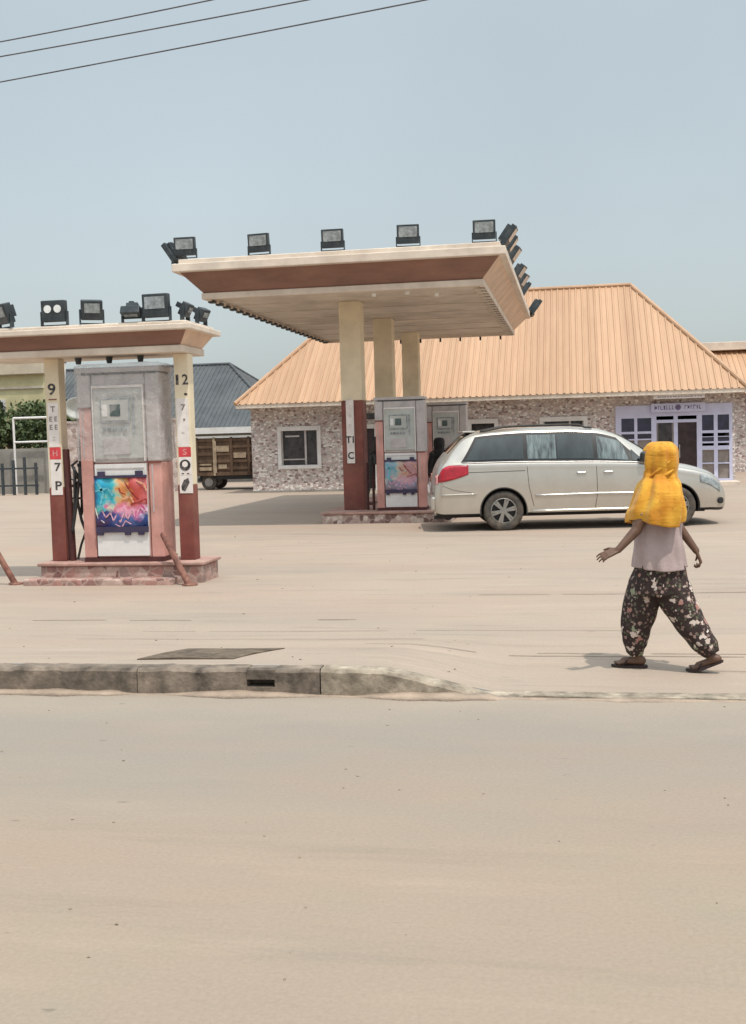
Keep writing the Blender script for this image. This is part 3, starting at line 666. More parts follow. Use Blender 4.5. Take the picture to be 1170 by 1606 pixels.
# poster material
def poster_mat(fade=0.0):
    m, t, N, L, b = nodes_mat('printed banner', .4)
    tc = N.new('ShaderNodeTexCoord'); sx = N.new('ShaderNodeSeparateXYZ'); L.new(tc.outputs['Object'], sx.inputs[0])
    def nz(s, d=3, off=0):
        n = N.new('ShaderNodeTexNoise'); n.inputs['Scale'].default_value = s; n.inputs['Detail'].default_value = d
        mp = N.new('ShaderNodeMapping'); mp.inputs['Location'].default_value = (off, off, off); L.new(tc.outputs['Object'], mp.inputs[0]); L.new(mp.outputs[0], n.inputs['Vector']); return n.outputs['Fac']
    def ma(op, a, c, d=None):
        x = N.new('ShaderNodeMath'); x.operation = op
        for i, s in enumerate((a, c, d)):
            if s is None: continue
            if isinstance(s, (int, float)): x.inputs[i].default_value = s
            else: L.new(s, x.inputs[i])
        return x.outputs[0]
    def ramp(src, stops):
        r = N.new('ShaderNodeValToRGB'); e = r.color_ramp.elements
        while len(e) < len(stops): e.new(.5)
        for i, (p, c) in enumerate(stops): e[i].position = p; e[i].color = c + (1,)
        L.new(src, r.inputs[0]); return r.outputs[0]
    u = ma('MULTIPLY_ADD', sx.outputs[0], 1.35, .5)                      # 0..1 across
    u2 = ma('ADD', u, ma('MULTIPLY_ADD', nz(7), .9, -.45))
    top = ramp(u2, [(.0,(.01,.12,.28)),(.18,(.015,.30,.45)),(.36,(.05,.42,.48)),(.46,(.45,.45,.28)),(.56,(.62,.24,.07)),(.70,(.42,.05,.03)),(.92,(.55,.12,.12))])
    u3 = ma('ADD', u, ma('MULTIPLY_ADD', nz(11, 3, 5), 1.1, -.55))
    mid = ramp(u3, [(.0,(.10,.42,.36)),(.25,(.62,.62,.48)),(.42,(.62,.12,.24)),(.6,(.75,.38,.48)),(.8,(.50,.07,.22)),(1.0,(.70,.55,.75))])
    u4 = ma('ADD', u, ma('MULTIPLY_ADD', nz(9, 3, 9), .9, -.45))
    low = ramp(u4, [(.0,(.06,.03,.09)),(.3,(.03,.05,.22)),(.6,(.10,.15,.38)),(.85,(.015,.05,.20))])
    v = ma('ADD', sx.outputs[2], ma('MULTIPLY_ADD', nz(6, 2, 3), .34, -.17))
    f1 = ramp(v, [(.34,(0,0,0)),(.42,(1,1,1))]); f2 = ramp(v, [(.44,(0,0,0)),(.54,(1,1,1))])
    x1 = N.new('ShaderNodeMixRGB'); L.new(f1, x1.inputs[0]); L.new(low, x1.inputs[1]); L.new(mid, x1.inputs[2])
    x2 = N.new('ShaderNodeMixRGB'); L.new(f2, x2.inputs[0]); L.new(x1.outputs[0], x2.inputs[1]); L.new(top, x2.inputs[2])
    x3 = N.new('ShaderNodeMixRGB'); x3.inputs[0].default_value = fade; x3.inputs[2].default_value = (.42,.36,.38,1); L.new(x2.outputs[0], x3.inputs[1])
    L.new(x3.outputs[0], b.inputs['Base Color']); return m
M['poster'] = poster_mat(); M['poster_faded'] = poster_mat(.55)
M['pinkink'] = mat('pink ink', (.66,.36,.44), .5, .1, 6); M['cyanink'] = mat('cyan ink', (.12,.42,.50), .5, .2, 6)
M['orangeink'] = mat('orange ink', (.72,.38,.24), .5, .2, 6); M['navy'] = mat('navy banner hem', (.045,.035,.075), .6, .2, 6); M['redink'] = mat('dark red ink', (.32,.03,.03), .5, .2, 6)

def pump(label, loc, s=1.0, poster=True, faded=False, rz=0):
    t = thing('fuel_pump', label, 'fuel pump', loc, rz); t.scale = (s, s, s)
    W = .34; WT = .51; D = .42
    MB().box(-WT, WT+.01, -.01, D+.01, 0, .05).build('base_plate', M['maroon_dark'], t)
    MB().box(-W, W, .02, D-.02, .05, 1.20).build('lower_cabinet', M['pink'], t, bevel=.008)
    MB().box(-W+.002, W-.002, .0, D, 1.20, 2.285).build('head', M['pumpgrey'], t, bevel=.02)
    MB().box(-WT-.03, WT+.02, -.02, D+.02, 2.285, 2.345).build('top_cap', M['pumpgrey'], t, bevel=.015)
    MB().box(-WT+.06, WT-.02, -.012, D+.012, 2.262, 2.2845).build('cap_seam', M['lampmetal'], t)
    for sx, zt in ((-1, 1.86), (1, 1.20)):
        x0_, x1_ = (-WT, -W-.012) if sx < 0 else (W+.012, WT)
        u_ = MB().box(x0_, x1_, .0, D, .05, zt).build('upright', M['pink'], t, bevel=.012)
        MB().box(x0_-.012, x1_+.004, -.008, D+.01, zt+.001, 2.27).build('upright_head', M['pumpgrey'], u_, bevel=.02)
        MB().box(x0_+.04, x0_+.055, -.006, -.0005, zt-.6, zt-.02).build('groove', M['pumpgrey'], u_)
        MB().box(x0_-.004, x1_+.006, -.010, .0, zt-.012, zt+.012).build('joint_strip', M['maroon'], u_)
    MB().box(-W-.010, -W-.001, .03, D-.03, .05, 2.26).build('gap', M['lampmetal'], t); MB().box(W+.001, W+.010, .03, D-.03, .05, 2.26).build('gap', M['lampmetal'], t)
    # upper front
    f = MB().box(-W+.03, W-.03, -.022, -.006, 1.25, 2.10).build('upper_door', M['pumpgrey2'], t, bevel=.006)
    k = MB(); k.box(-W+.012, -W+.028, -.03, -.006, 1.22, 2.13); k.box(W-.028, W-.012, -.03, -.006, 1.22, 2.13); k.box(-W+.028, W-.028, -.03, -.006, 2.10, 2.13)
    k.build('door_trim', M['signwhite'], f)
    bz = MB().box(-.22, .16, -.040, -.023, 1.68, 1.98).build('display_bezel', M['lampglass'], t, bevel=.006)
    MB().box(-.20, .14, -.046, -.041, 1.71, 1.955).build('display_face', M['pumpgrey2'], bz)
    MB().box(-.09, .04, -.052, -.0465, 1.76, 1.90).build('screen', M['screen'], bz)
    MB().box(-.19, -.12, -.052, -.0465, 1.76, 1.90).build('price_window', M['white'], bz)
    k = MB()
    for i in range(5): k.box(-.20+i*.065, -.155+i*.065, -.040, -.023, 1.58, 1.62)
    k.box(.19, .21, -.04, -.023, 1.55, 1.98)
    k.build('keypad', M['lampglass'], t)
    MB().box(-.2, .14, -.033, -.023, 1.30, 1.50).build('nameplate', M['pumpgrey'], t, bevel=.003)
    # lower front
    lf = MB().box(-W+.01, W-.01, -.020, .019, .07, 1.185).build('front_panel', M['white'], t, bevel=.005)
    MB().box(-W+.04, W-.04, -.026, -.0205, 1.125, 1.14).build('panel_seam', M['pumpgrey'], lf)
    if poster:
        k = MB(); n = 14; rings = []
        for i in range(n+1):
            x = -.332 + .664*i/n; yy = -.036 - .008*math.sin(i*1.3)
            rings.append([(x, yy, .20), (x, yy-.004, .32), (x, yy, .50), (x, yy+.003, .70), (x, yy+.001, .835)])
        k.loft(rings, close=False)
        p = k.build('banner', M['poster_faded' if faded else 'poster'], t, solid=.003, smooth=True); p.location.z = .20
        k = MB(); k.box(-.335, .335, -.048, -.028, 1.02, 1.05)
        for x in (-.24, .24): k.box(x-.045, x+.045, -.05, -.021, 1.049, 1.10)
        k.build('banner_hem', M['navy'], p).location.z = -.20
        k = MB(); k.box(-.33, .335, -.052, -.028, .36, .43)
        for x in (-.28, .07, .24): k.box(x-.035, x+.035, -.05, -.021, .325, .361)
        k.build('banner_hem', M['navy'], p).location.z = -.20
        ink = [('cyanink', .022, [(-.30,.98),(-.22,.84),(-.26,.70),(-.20,.62)]), ('cyanink', .018, [(-.32,.86),(-.16,.90),(-.10,.80)]),
               ('redink', .014, [(.06,.96),(.12,.86),(.22,.76)]), ('redink', .010, [(-.02,.90),(.0,.84),(.06,.82)]), ('orangeink', .014, [(.02,.76),(.12,.80),(.16,.72)]), ('orangeink', .014, [(.20,.98),(.30,.94),(.33,.86)]),
               ('pinkink', .011, [(-.24,.62),(-.20,.54),(-.14,.60),(-.10,.50),(-.06,.58),(-.02,.48),(.04,.60),(.08,.52),(.14,.62),(.18,.54),(.24,.66),(.32,.60),(.30,.68)]),
               ('pinkink', .009, [(-.08,.46),(.0,.42),(.05,.50),(.12,.46)]), ('signwhite', .008, [(-.33,.66),(-.30,.54),(-.22,.48)]), ('redink', .009, [(.12,.70),(.22,.72),(.32,.76),(.33,.70)])]
        for mm, r, pts in ink:
            # smooth the stroke
            P = []
            for i in range(len(pts)-1):
                for q in range(4):
                    tt = q/4; P.append((pts[i][0]*(1-tt)+pts[i+1][0]*tt, -.047, pts[i][1]*(1-tt)+pts[i+1][1]*tt-.20))
            P.append((pts[-1][0], -.047, pts[-1][1]-.20))
            k = MB()
            for i in range(len(P)-1):
                a_, b_ = Vector(P[i]), Vector(P[i+1]); d_ = (b_-a_).normalized(); n_ = Vector((-d_.z, 0, d_.x))*r*(.45+.4*((i*7) % 3)/2)
                k.poly([a_-n_, b_-n_, b_+n_, a_+n_], (0, .004, 0))
            k.build('printed_stroke', M[mm], p)
    # hoses and nozzles on the left mast
    for j, (x, y) in enumerate(((-WT-.04, .12), (-WT-.04, .30))):
        MB().box(x-.035, x+.03, y-.05, y+.05, .96, 1.16).build('nozzle_boot', M['black'], t, bevel=.01)
        nzl = MB(); nzl.cap((x-.05, y, 1.02), (x-.13, y, 1.18), .022, .016, 10); nzl.cap((x-.13, y, 1.18), (x-.05, y, 1.24), .016, .012, 10); nzl.cap((x-.05, y, .96), (x-.16, y, 1.02), .009, .009, 8)
        nzl.build('nozzle', M['black'], t, smooth=True)
        pts = []
        for i in range(26):
            q = i/25
            pts.append((x-.10-.10*math.sin(PI*q)*(1 if j == 0 else .55)+.10*q, y+.02*math.sin(q*9), 1.12 - (.95 if j == 0 else .75)*math.sin(PI*q)**.8 + .42*q))
        MB().tube(pts, .018).build('hose', M['rubber'], t, smooth=True)
    # right side hose
    pts = [(W+.03, .3+.1*math.sin(i/20*6), 1.9-1.2*math.sin(PI*i/20)*.8-.5*i/20) for i in range(21)]
    return t
def wrap_mat():
    m, t, N, L, b = nodes_mat('cloudy plastic sheeting', .3)
    tc = N.new('ShaderNodeTexCoord'); n = N.new('ShaderNodeTexNoise'); n.inputs['Scale'].default_value = 6; n.inputs['Detail'].default_value = 5; n.inputs['Distortion'].default_value = 1.5; L.new(tc.outputs['Object'], n.inputs['Vector'])
    r = N.new('ShaderNodeMapRange'); r.inputs[1].default_value = .3; r.inputs[2].default_value = .7; r.inputs[3].default_value = .10; r.inputs[4].default_value = .42; L.new(n.outputs['Fac'], r.inputs[0]); L.new(r.outputs[0], b.inputs['Alpha'])
    b.inputs['Base Color'].default_value = (.62,.585,.57,1)
    bp = N.new('ShaderNodeBump'); bp.inputs['Strength'].default_value = .9; bp.inputs['Distance'].default_value = .03; L.new(n.outputs['Fac'], bp.inputs['Height']); L.new(bp.outputs[0], b.inputs['Normal'])
    return m
M['wrap'] = wrap_mat()
def plastic_wrap(t):
    k = MB(); rings = []; n = 72
    for j in range(29):
        z = 1.235+1.135*j/28; ring = []
        for q in range(n):
            a = 2*PI*q/n; c, s_ = math.cos(a), math.sin(a); e = .22
            x = math.copysign(abs(c)**e, c)*(.553); y = .21+math.copysign(abs(s_)**e, s_)*.262
            w_ = .020*noise.noise((c*3.2, s_*3.2, z*2.2))+.010*noise.noise((c*9, s_*9+2, z*6))+(.012*math.sin(q*1.9)*(1-j/28) if j < 9 else 0)
            ring.append(Vector((x*(1+w_*1.6), .21+(y-.21)*(1+w_*3), z+(.018*noise.noise((c*4, s_*4, 9)) if j == 0 else 0))))
        rings.append(ring)
    rings.append([Vector((v.x*.9, .21+(v.y-.21)*.88, 2.395+.012*noise.noise((v.x*9, v.y*9, 0)))) for v in rings[-1]])
    k.loft(rings, caps=False); k.poly(rings[-1])
    return k.build('plastic_wrap', M['wrap'], t, smooth=True)
p1 = pump('salmon and grey fuel pump with bright printed banner under the near canopy', (-5.39, 13.13, .25))
plastic_wrap(p1)
p2 = pump('far fuel pump with faded banner beside the front column of the far canopy', (-3.36, 22.35, .22), .95, faded=True)
p3 = pump('rearmost fuel pump behind the van tail, under the far canopy', (-2.98, 27.2, .22), .95, faded=True)

# maroon stand pipe and rail left of the near pump
t = thing('pipe_stand', 'dark maroon stand pipe with crossed rods left of the near pump', 'pipe stand', (-6.13, 13.30, .25))
MB().cyl((0,0,0),(-.035,0,1.38),.042,n=14).build('post', M['maroon_dark'], t, smooth=False)
MB().tube([(.02,.02,.92),(.10,.02,.97),(.20,.02,1.04)], .018).build('rod', M['maroon_dark'], t)
MB().box(0,.17,-.012,.012,.76,.785).build('rod', M['maroon_dark'], t)
MB().tube([(.07,-.02,1.16),(.08,-.02,.95),(.10,-.02,.72),(.14,-.02,.50),(.24,-.05,.26)], .018).build('rod', M['rubber'], t)
MB().tube([(.20,-.05,.36),(.13,-.04,.20),(.07,-.02,.02)], .015).build('rod', M['rubber'], t)
# leaning guard bars
def guard(label, foot, top, r=.038):
    d = Vector(top)-Vector(foot); k = MB(); k.cyl((0,0,-.02), d, r, n=14); k.ball(d, r, n=6)
    o = k.build('guard_bar', M['rust'], None, smooth=False, loc=foot); MB().cyl((0,0,0),(0,0,.02), .09, n=16).build('base_plate', M['rust'], o)
    return tag(o, label, 'guard bar', 'leaning guard bars at the near island')
M['rust'] = mat('rusty maroon pipe', (.24,.10,.075), .75, .35, 12, .3, 40, dirt=.6, dirtcol=(.40,.26,.18,1))
guard('rusty bar leaning left against the right end of the near island', (-4.46, 12.80, 0), (-4.83, 12.98, .58))
guard('rusty bar leaning at the left edge of the photo by the near island', (-6.74, 12.98, 0), (-7.0, 12.9, .52))

# maroon hose guard left of the far pump
t = thing('pipe_stand', 'short maroon pipe frame between the far column and the far pump', 'pipe stand', (-3.98, 22.6, .22))
for x in (-.10, .02): MB().cyl((x,0,0),(x,0,.95),.028,n=10).build('post', M['maroon_dark'], t)
MB().box(-.13,.05,-.02,.02,.10,.14).box(-.13,.05,-.02,.02,.55,.60).build('rail', M['maroon_dark'], t)
t = thing('bollard', 'slim white topped post beside the person in black', 'bollard', (-2.55, 22.9, 0))
MB().cyl((0,0,.62),(0,0,1.33),.03,n=12).build('post', M['white'], t); MB().cyl((0,0,0),(0,0,.62),.03,n=12).build('post_base', M['maroon_dark'], t)

# ------------------------------------------------------------------ background at left
gh = thing('slate_roof_house', 'house with dark slate blue sheet roof behind the near pump', 'building', (0, 45, 0))
M['dstone'] = stone_mat('pinkish wall tiles', [(.50,.40,.36),(.42,.33,.30),(.56,.47,.43),(.34,.25,.22)], 6, edge=.04, mortar=(.50,.42,.38,1))
MB().box(-23.2, -12.2, .6, 9, 0, 2.3).build('wall', M['greywall'], gh)
hip_roof(gh, -23.6, -11.4, 0, 9.6, 2.22, 5.10, 3.7, M['bluegrey'], runl=.5)
MB().box(-23.5, -11.45, -.08, -.03, 2.0, 2.25).build('eave_board', M['white'], gh); MB().box(-23.5,-11.45,-.08,-.03,1.72,1.9).build('wall_band', M['white'], gh)
# stone tiled wall piece
o = MB().box(-17.75, -13.3, 38.0, 38.25, 0, 2.45).box(-17.8,-13.25,37.96,38.29,2.45,2.53).build('boundary_wall', M['dstone']); tag(o, 'pinkish tiled boundary wall seen between near pillar and pump', 'wall')
# white dish / dome cover
t = thing('satellite_dish', 'pale satellite dish above the tiled wall left of the near pump', 'satellite dish', (-17.1, 38.1, 2.53))
k = MB(); rings = []
for i in range(7):
    r = .50*i/6+.001; rings.append([(r*math.cos(q*PI/10), -.18*(r/.5)**2, .45+r*.75*math.sin(q*PI/10)) for q in range(20)])
k.loft(rings, caps=False); k.build('dish', M['pumpgrey2'], t, solid=.02, smooth=True)
MB().cyl((0,0.02,0),(0,.02,.45),.03).build('mast', M['pumpgrey'], t)
# slanting white mast
t = thing('slanting_pole', 'thin white slanting pole in front of the slate roof', 'pole', (-17.75, 37.6, 0))
MB().cyl((0,0,0),(.42,0,4.55),.05,n=10).build('shaft', M['white'], t); MB().cyl((.42,0,4.55),(.45,0,4.9),.07,n=10).build('cap', M['black'], t)
# yellow building
yb = thing('yellow_building', 'pale yellow rendered building at the left edge behind the trees', 'building', (-21.7, 43, 0))
MB().box(-7, .95, 0, 1.7, 0, 4.55).build('wall', M['yellow'], yb)
MB().box(-7.2, 1.05, -.25, 1.8, 4.55, 5.1).build('parapet', M['cream'], yb, bevel=.03)
MB().box(-7.0, .95, -.06, -.003, 4.0, 4.08).build('band', M['trim'], yb)
for x in (-4.5, -2.0): 
    o = MB().box(x, x+1.3, -.05, -.003, 2.4, 3.6).build('window', M['white'], yb); MB().box(x+.1, x+1.2, -.07, -.0505, 2.5, 3.5).build('pane', M['winglass'], o)
# grey boundary wall, dark posts, white pipe frame
o = MB().box(-26, -18.3, 38.5, 38.72, 0, 1.62).build('boundary_wall', M['greywall']); tag(o, 'plain grey block wall at the left edge below the trees', 'wall')
t = thing('post_fence', 'dark low metal fence in front of the grey block wall', 'fence', (-22, 37.4, 0))
k = MB()
for i in range(10): MB().box(i*.42-.3, i*.42-.22, -.04, .04, 0, 1.12+.1*(i % 3)).build('post', M['lampmetal'], t)
MB().box(-.3, 3.6, -.02, .02, .9, .96).build('rail', M['lampmetal'], t); MB().box(-.3, 3.6, -.02, .02, .3, .36).build('rail', M['lampmetal'], t)
MB().box(-.3, 1.4, .03, .05, .05, 1.05).build('sheet_panel', M['greywall'], t)
t = thing('goal_post', 'white tubular goal like frame standing before the trees at the left edge', 'goal post', (-19.6, 38.1, 0))
for x in (0, 1.3): MB().cyl((x,0,0),(x,0,2.7),.04).build('post', M['white'], t)
MB().cyl((0,0,2.7),(1.3,0,2.7),.04).build('rail', M['white'], t); MB().cyl((0,0,1.85),(1.3,0,1.85),.035).build('rail', M['white'], t)
# trees
def tree(label, x, y, h, cr, n=1500, seed=1):
    rnd = random.Random(seed); t = thing('tree', label, 'tree', (x, y, 0), 0, 'trees at the left edge')
    k = MB(); k.tube([(0,0,0),(.06,0,h*.25),(-.04,.05,h*.5),(.05,0,h*.8)], [.16,.13,.1,.04], 9)
    ends = []
    for i in range(7):
        a = rnd.random()*6.28; z0 = h*rnd.uniform(.3,.6); e = Vector((math.cos(a)*cr*.75, math.sin(a)*cr*.75, z0+h*rnd.uniform(.1,.35))); ends.append(e)
        k.tube([(0,0,z0), (e.x*.4, e.y*.4, z0+(e.z-z0)*.6), e], [.07,.05,.02], 6)
    k.build('trunk', M['bark'], t)
    cl = [(e, cr*rnd.uniform(.35,.55)) for e in ends] + [(Vector((rnd.uniform(-.5,.5)*cr, rnd.uniform(-.5,.5)*cr, h*rnd.uniform(.45,.92))), cr*rnd.uniform(.3,.5)) for _ in range(9)]
    c = MB()
    for i in range(n):
        ce, r = rnd.choice(cl); d = Vector((rnd.gauss(0,1), rnd.gauss(0,1), rnd.gauss(0,1))).normalized()*r*rnd.uniform(.5,1.05)
        p = ce+d; s = rnd.uniform(.07,.15)
        u = Vector((rnd.gauss(0,1), rnd.gauss(0,1), rnd.gauss(0,1))).normalized(); v = u.cross(Vector((rnd.gauss(0,1), rnd.gauss(0,1), rnd.gauss(0,1)))).normalized()
        c.poly([p-u*s, p+v*s*.5, p+u*s, p-v*s*.5])
    c.build('crown', M['leaf'], t, fix=False); return t
tree('leafy tree at the left edge nearest the near pillar', -19.2, 40.5, 3.3, 1.3, 2600, 1)
tree('leafy tree at the far left edge in front of the yellow building', -21.1, 41, 3.5, 1.4, 2600, 2)
tree('tree outside the left edge beside the yellow building', -23.4, 41.5, 3.8, 1.5, 1500, 3)

# timber truck body behind, seen from the side
tr = thing('timber_truck', 'old brown timber sided cargo truck parked left of the stone building', 'truck', (-12.9, 38.1, 0))
L_ = 3.3
bdy = MB().box(0, L_, .06, 1.7, .50, .62).box(0, L_, .10, .14, .62, 1.80).box(0, L_, 1.6, 1.64, .62, 1.80).box(0,.04,.14,1.6,.62,1.8).box(L_-.04,L_,.14,1.6,.62,1.8).build('cargo_body', M['wood'], tr)
for x in (.0, .62, 1.24, 1.86, 2.48, 3.1): MB().box(x, x+.08, .03, .098, .5, 1.82).build('stake', M['woodl'] if x in (.62,) else M['wood'], bdy)
k = MB()
for z in (.70, .95, 1.20, 1.45, 1.68): k.box(.085, L_, .06, .098, z, z+.09)
k.build('side_board', M['wood'], bdy)
k = MB(); k.box(.12, .55, .045, .0595, .68, .80).box(.12,.55,.045,.0595,.86,.92).box(.75,1.20,.045,.0595,1.32,1.52).box(.70,.74,.03,.0595,.6,1.7).box(.8,1.1,.045,.0595,.74,.88).box(1.35,1.8,.045,.0595,1.1,1.28)
k.build('pale_board', M['woodl'], bdy)
MB().box(-.05, L_+.05, .0, 1.75, 1.83, 1.87).build('roof_sheet', M['pumpgrey2'], tr)
MB().box(.05, L_, .25, 1.5, .36, .499).build('chassis', M['black'], tr)
def simple_wheel(parent, x, y, r, w=.2):
    wv = MB().cyl((x,y,r),(x,y+w,r),r,n=28).build('wheel', M['tyre'], parent, bevel=.03); MB().cyl((x,y-.012,r),(x,y-.002,r),r*.55,n=20).build('rim', M['rim'], wv); return wv
for x in (.38, 2.75):
    for y in (.22, 1.35): simple_wheel(tr, x, y, .27)
MB().box(.0, .12, .2, 1.6, .30, .42).build('bumper', M['black'], tr)

# power lines
def wire(label, p, q, ext=2.6):
    p = Vector(p); q = Vector(q); d = (q-p); P0 = p-d*ext; P1 = q+d*ext; pts = []
    for i in range(41):
        t = i/40; v = P0.lerp(P1, t); v.z -= .35*(4*t*(1-t)) - .33; pts.append(v)
    o = MB().tube([v-P0 for v in pts], .011, 6).build('power_line', M['wirem'], None, loc=P0)
    return tag(o, label, 'power line', 'power lines across the sky')
M['wirem'] = mat('weathered cable', (.11,.11,.115), .6, .2, 3)
wire('lowest of the power lines crossing the top left sky', (-9.48, 18.89, 8.0), (-2.09, 17.05, 8.0))
wire('middle power line crossing the top left sky', (-9.28, 18.54, 8.3), (-3.77, 17.38, 8.3))
wire('highest power line crossing the top left sky', (-9.35, 18.69, 8.6), (-5.45, 17.81, 8.6))
#--PART2--
# ------------------------------------------------------------------ minivan
def catmull(tab, x):
    n = len(tab)
    if x <= tab[0][0]: return tab[0][1:]
    if x >= tab[-1][0]: return tab[-1][1:]
    for i in range(n-1):
        if tab[i][0] <= x <= tab[i+1][0]: break
    p1, p2 = tab[i], tab[i+1]; h = p2[0]-p1[0]; t = (x-p1[0])/h; out = []
    for k in range(1, len(p1)):
        def sl(j):
            if j <= 0 or j >= n-1: return (tab[min(j+1,n-1)][k]-tab[max(j-1,0)][k])/(tab[min(j+1,n-1)][0]-tab[max(j-1,0)][0])
            a = (tab[j][k]-tab[j-1][k])/(tab[j][0]-tab[j-1][0]); b = (tab[j+1][k]-tab[j][k])/(tab[j+1][0]-tab[j][0])
            return 0 if a*b <= 0 else 2*a*b/(a+b)
        m1, m2 = sl(i), sl(i+1)
        out.append((2*t**3-3*t*t+1)*p1[k]+(t**3-2*t*t+t)*h*m1+(-2*t**3+3*t*t)*p2[k]+(t**3-t*t)*h*m2)
    return out
#      x     z0   zb   zr    w    wr
VT = [(-2.545,.34,.60,.70,.80,.72), (-2.52,.29,.82,.93,.87,.80), (-2.46,.27,1.00,1.12,.915,.82), (-2.38,.26,1.13,1.26,.94,.80), (-2.20,.26,1.18,1.46,.96,.765),
      (-2.0,.26,1.19,1.64,.972,.75), (-1.82,.26,1.18,1.705,.978,.745), (-1.5,.26,1.18,1.74,.98,.74), (-.9,.26,1.175,1.765,.98,.735), (-.3,.26,1.16,1.765,.98,.73),
      (.2,.26,1.15,1.735,.98,.725), (.6,.26,1.135,1.64,.98,.715), (1.0,.26,1.115,1.42,.978,.72), (1.35,.26,1.08,1.19,.97,.76), (1.6,.26,1.01,1.10,.962,.80),
      (1.95,.26,.94,1.03,.945,.80), (2.2,.26,.86,.95,.91,.76), (2.38,.25,.74,.84,.84,.70), (2.49,.26,.60,.70,.74,.60), (2.54,.32,.48,.56,.62,.48)]
def vs(x): return catmull(VT, x)
def side_pt(x, t):                                    # glass house side, t 0 belt .. 1 roof edge
    z0, zb, zr, w_, wr = vs(x); y0 = w_*.965; z1 = zr-.07
    return y0+(wr+.01-y0)*t + .018*math.sin(PI*t), zb+(z1-zb)*t
van = thing('minivan', 'champagne silver minivan seen side on beside the far pumps', 'minivan', (-.02, 20.95, 0), math.radians(9.5))
def van_body():
    k = MB(); rings = []; N_ = 180
    for i in range(N_+1):
        x = -2.545 + 5.085*i/N_; z0, zb, zr, w_, wr = vs(x); h = []
        h += [(w_*.55, z0-.01), (w_*.90, z0), (w_*.975, z0+.05), (w_*.985, z0+.12)]
        for q in range(1, 16):
            t = q/16; z = z0+.12+(zb-.05-z0-.12)*t
            h.append((w_*(.985+.02*math.sin(PI*t)), z))
        h += [(w_*.99, zb-.05), (w_*.975, zb-.015)]
        for q in range(0, 7): h.append(side_pt(x, q/6))
        h += [(wr*.955, zr-.035), (wr*.86, zr-.012), (wr*.5, zr+.006)]
        ring = [Vector((x, -y, z)) for y, z in h] + [Vector((x, 0, zr+.012))] + [Vector((x, y, z)) for y, z in reversed(h)] + [Vector((x, 0, z0-.01))]
        rings.append(ring)
    k.loft(rings)
    bm = k.b; WX = (-1.36, 1.60); R0 = .405
    inside = lambda c: any(math.hypot(c.x-wx, c.z-.345) < R0 for wx in WX) and abs(c.y) > .55 and c.z < .95
    bmesh.ops.delete(bm, geom=[f for f in bm.faces if all(inside(v.co) or math.hypot(min((abs(v.co.x-wx), v.co.x-wx) for wx in WX)[1], v.co.z-.345) < R0+.012 for v in f.verts) and abs(f.calc_center_median().y) > .55 and f.calc_center_median().z < .95], context='FACES')
    for v in bm.verts:                                # pull the raw edge of each opening onto the arch circle
        if abs(v.co.y) > .5 and v.is_boundary and v.co.z < .95:
            for wx in WX:
                dx, dz = v.co.x-wx, v.co.z-.345; d = math.hypot(dx, dz)
                if d < R0+.08 and d > .1: v.co.x = wx+dx/d*R0; v.co.z = max(.24, .345+dz/d*R0)
    o = k.build('body', M['paintv'], van, smooth=True); o.data.set_sharp_from_angle(angle=math.radians(38))
    o.data.materials.append(M['black'])
    for p in o.data.polygons:
        if p.normal.z < -.6 and p.center.z < .45: p.material_index = 1
    for wx in WX:
        for s in (-1, 1):
            a = MB(); ang = [PI*(-.06+1.12*i/40) for i in range(41)]
            a.loft([[Vector((wx+R0*1.0*math.cos(t), s*y, .345+R0*math.sin(t))) for t in ang] for y in (.55, .965)], close=False)
            a.build('wheel_arch', M['black'], van, smooth=True, solid=.006)
            a = MB(); a.b.faces.new([a.b.verts.new((wx+R0*math.cos(t), s*.56, .345+R0*math.sin(t))) for t in ang]); a.build('arch_liner', M['black'], van)
            # rolled dark lip that follows the flank
            P = [Vector((wx+(R0-.004)*math.cos(t), s*(flank_y(wx+R0*math.cos(t), max(.3, .345+R0*math.sin(t)))-.004), .345+(R0-.004)*math.sin(t))) for t in ang]
            MB().tube(P, .012, 6).build('arch_lip', M['seam'], van, smooth=True)
    return o
def flank_y(x, z):
    z0, zb, zr, w_, wr = vs(x); t = (z-(z0+.12))/(zb-.05-z0-.12); return w_*(.985+.02*math.sin(PI*max(0,min(1,t))))
M['seam'] = mat('dark seam', (.06,.055,.05), .7, .2, 9)
vb = van_body()
def side_panel(name, m, x0, x1, t0, t1, sl0=0, sl1=0, off=.006, parent=None, n=14, s=-1, tin=None):
    """a sheet hugging the glass house; its ends lean by sl0/sl1 towards the roof"""
    k = MB(); rings = []
    for i in range(n+1):
        u = i/n; r = []
        for j in range(7):
            t = t0+(t1-t0)*j/6; x = (x0+sl0*j/6)*(1-u)+(x1+sl1*j/6)*u
            y, z = side_pt(x, t); r.append(Vector((x, s*(y+off), z+off*.3)))
        rings.append(r)
    k.loft(rings, close=False); return k.build(name, m, parent, smooth=True)
M['seam'] = mat('dark seam', (.06,.055,.05), .7, .2, 9)
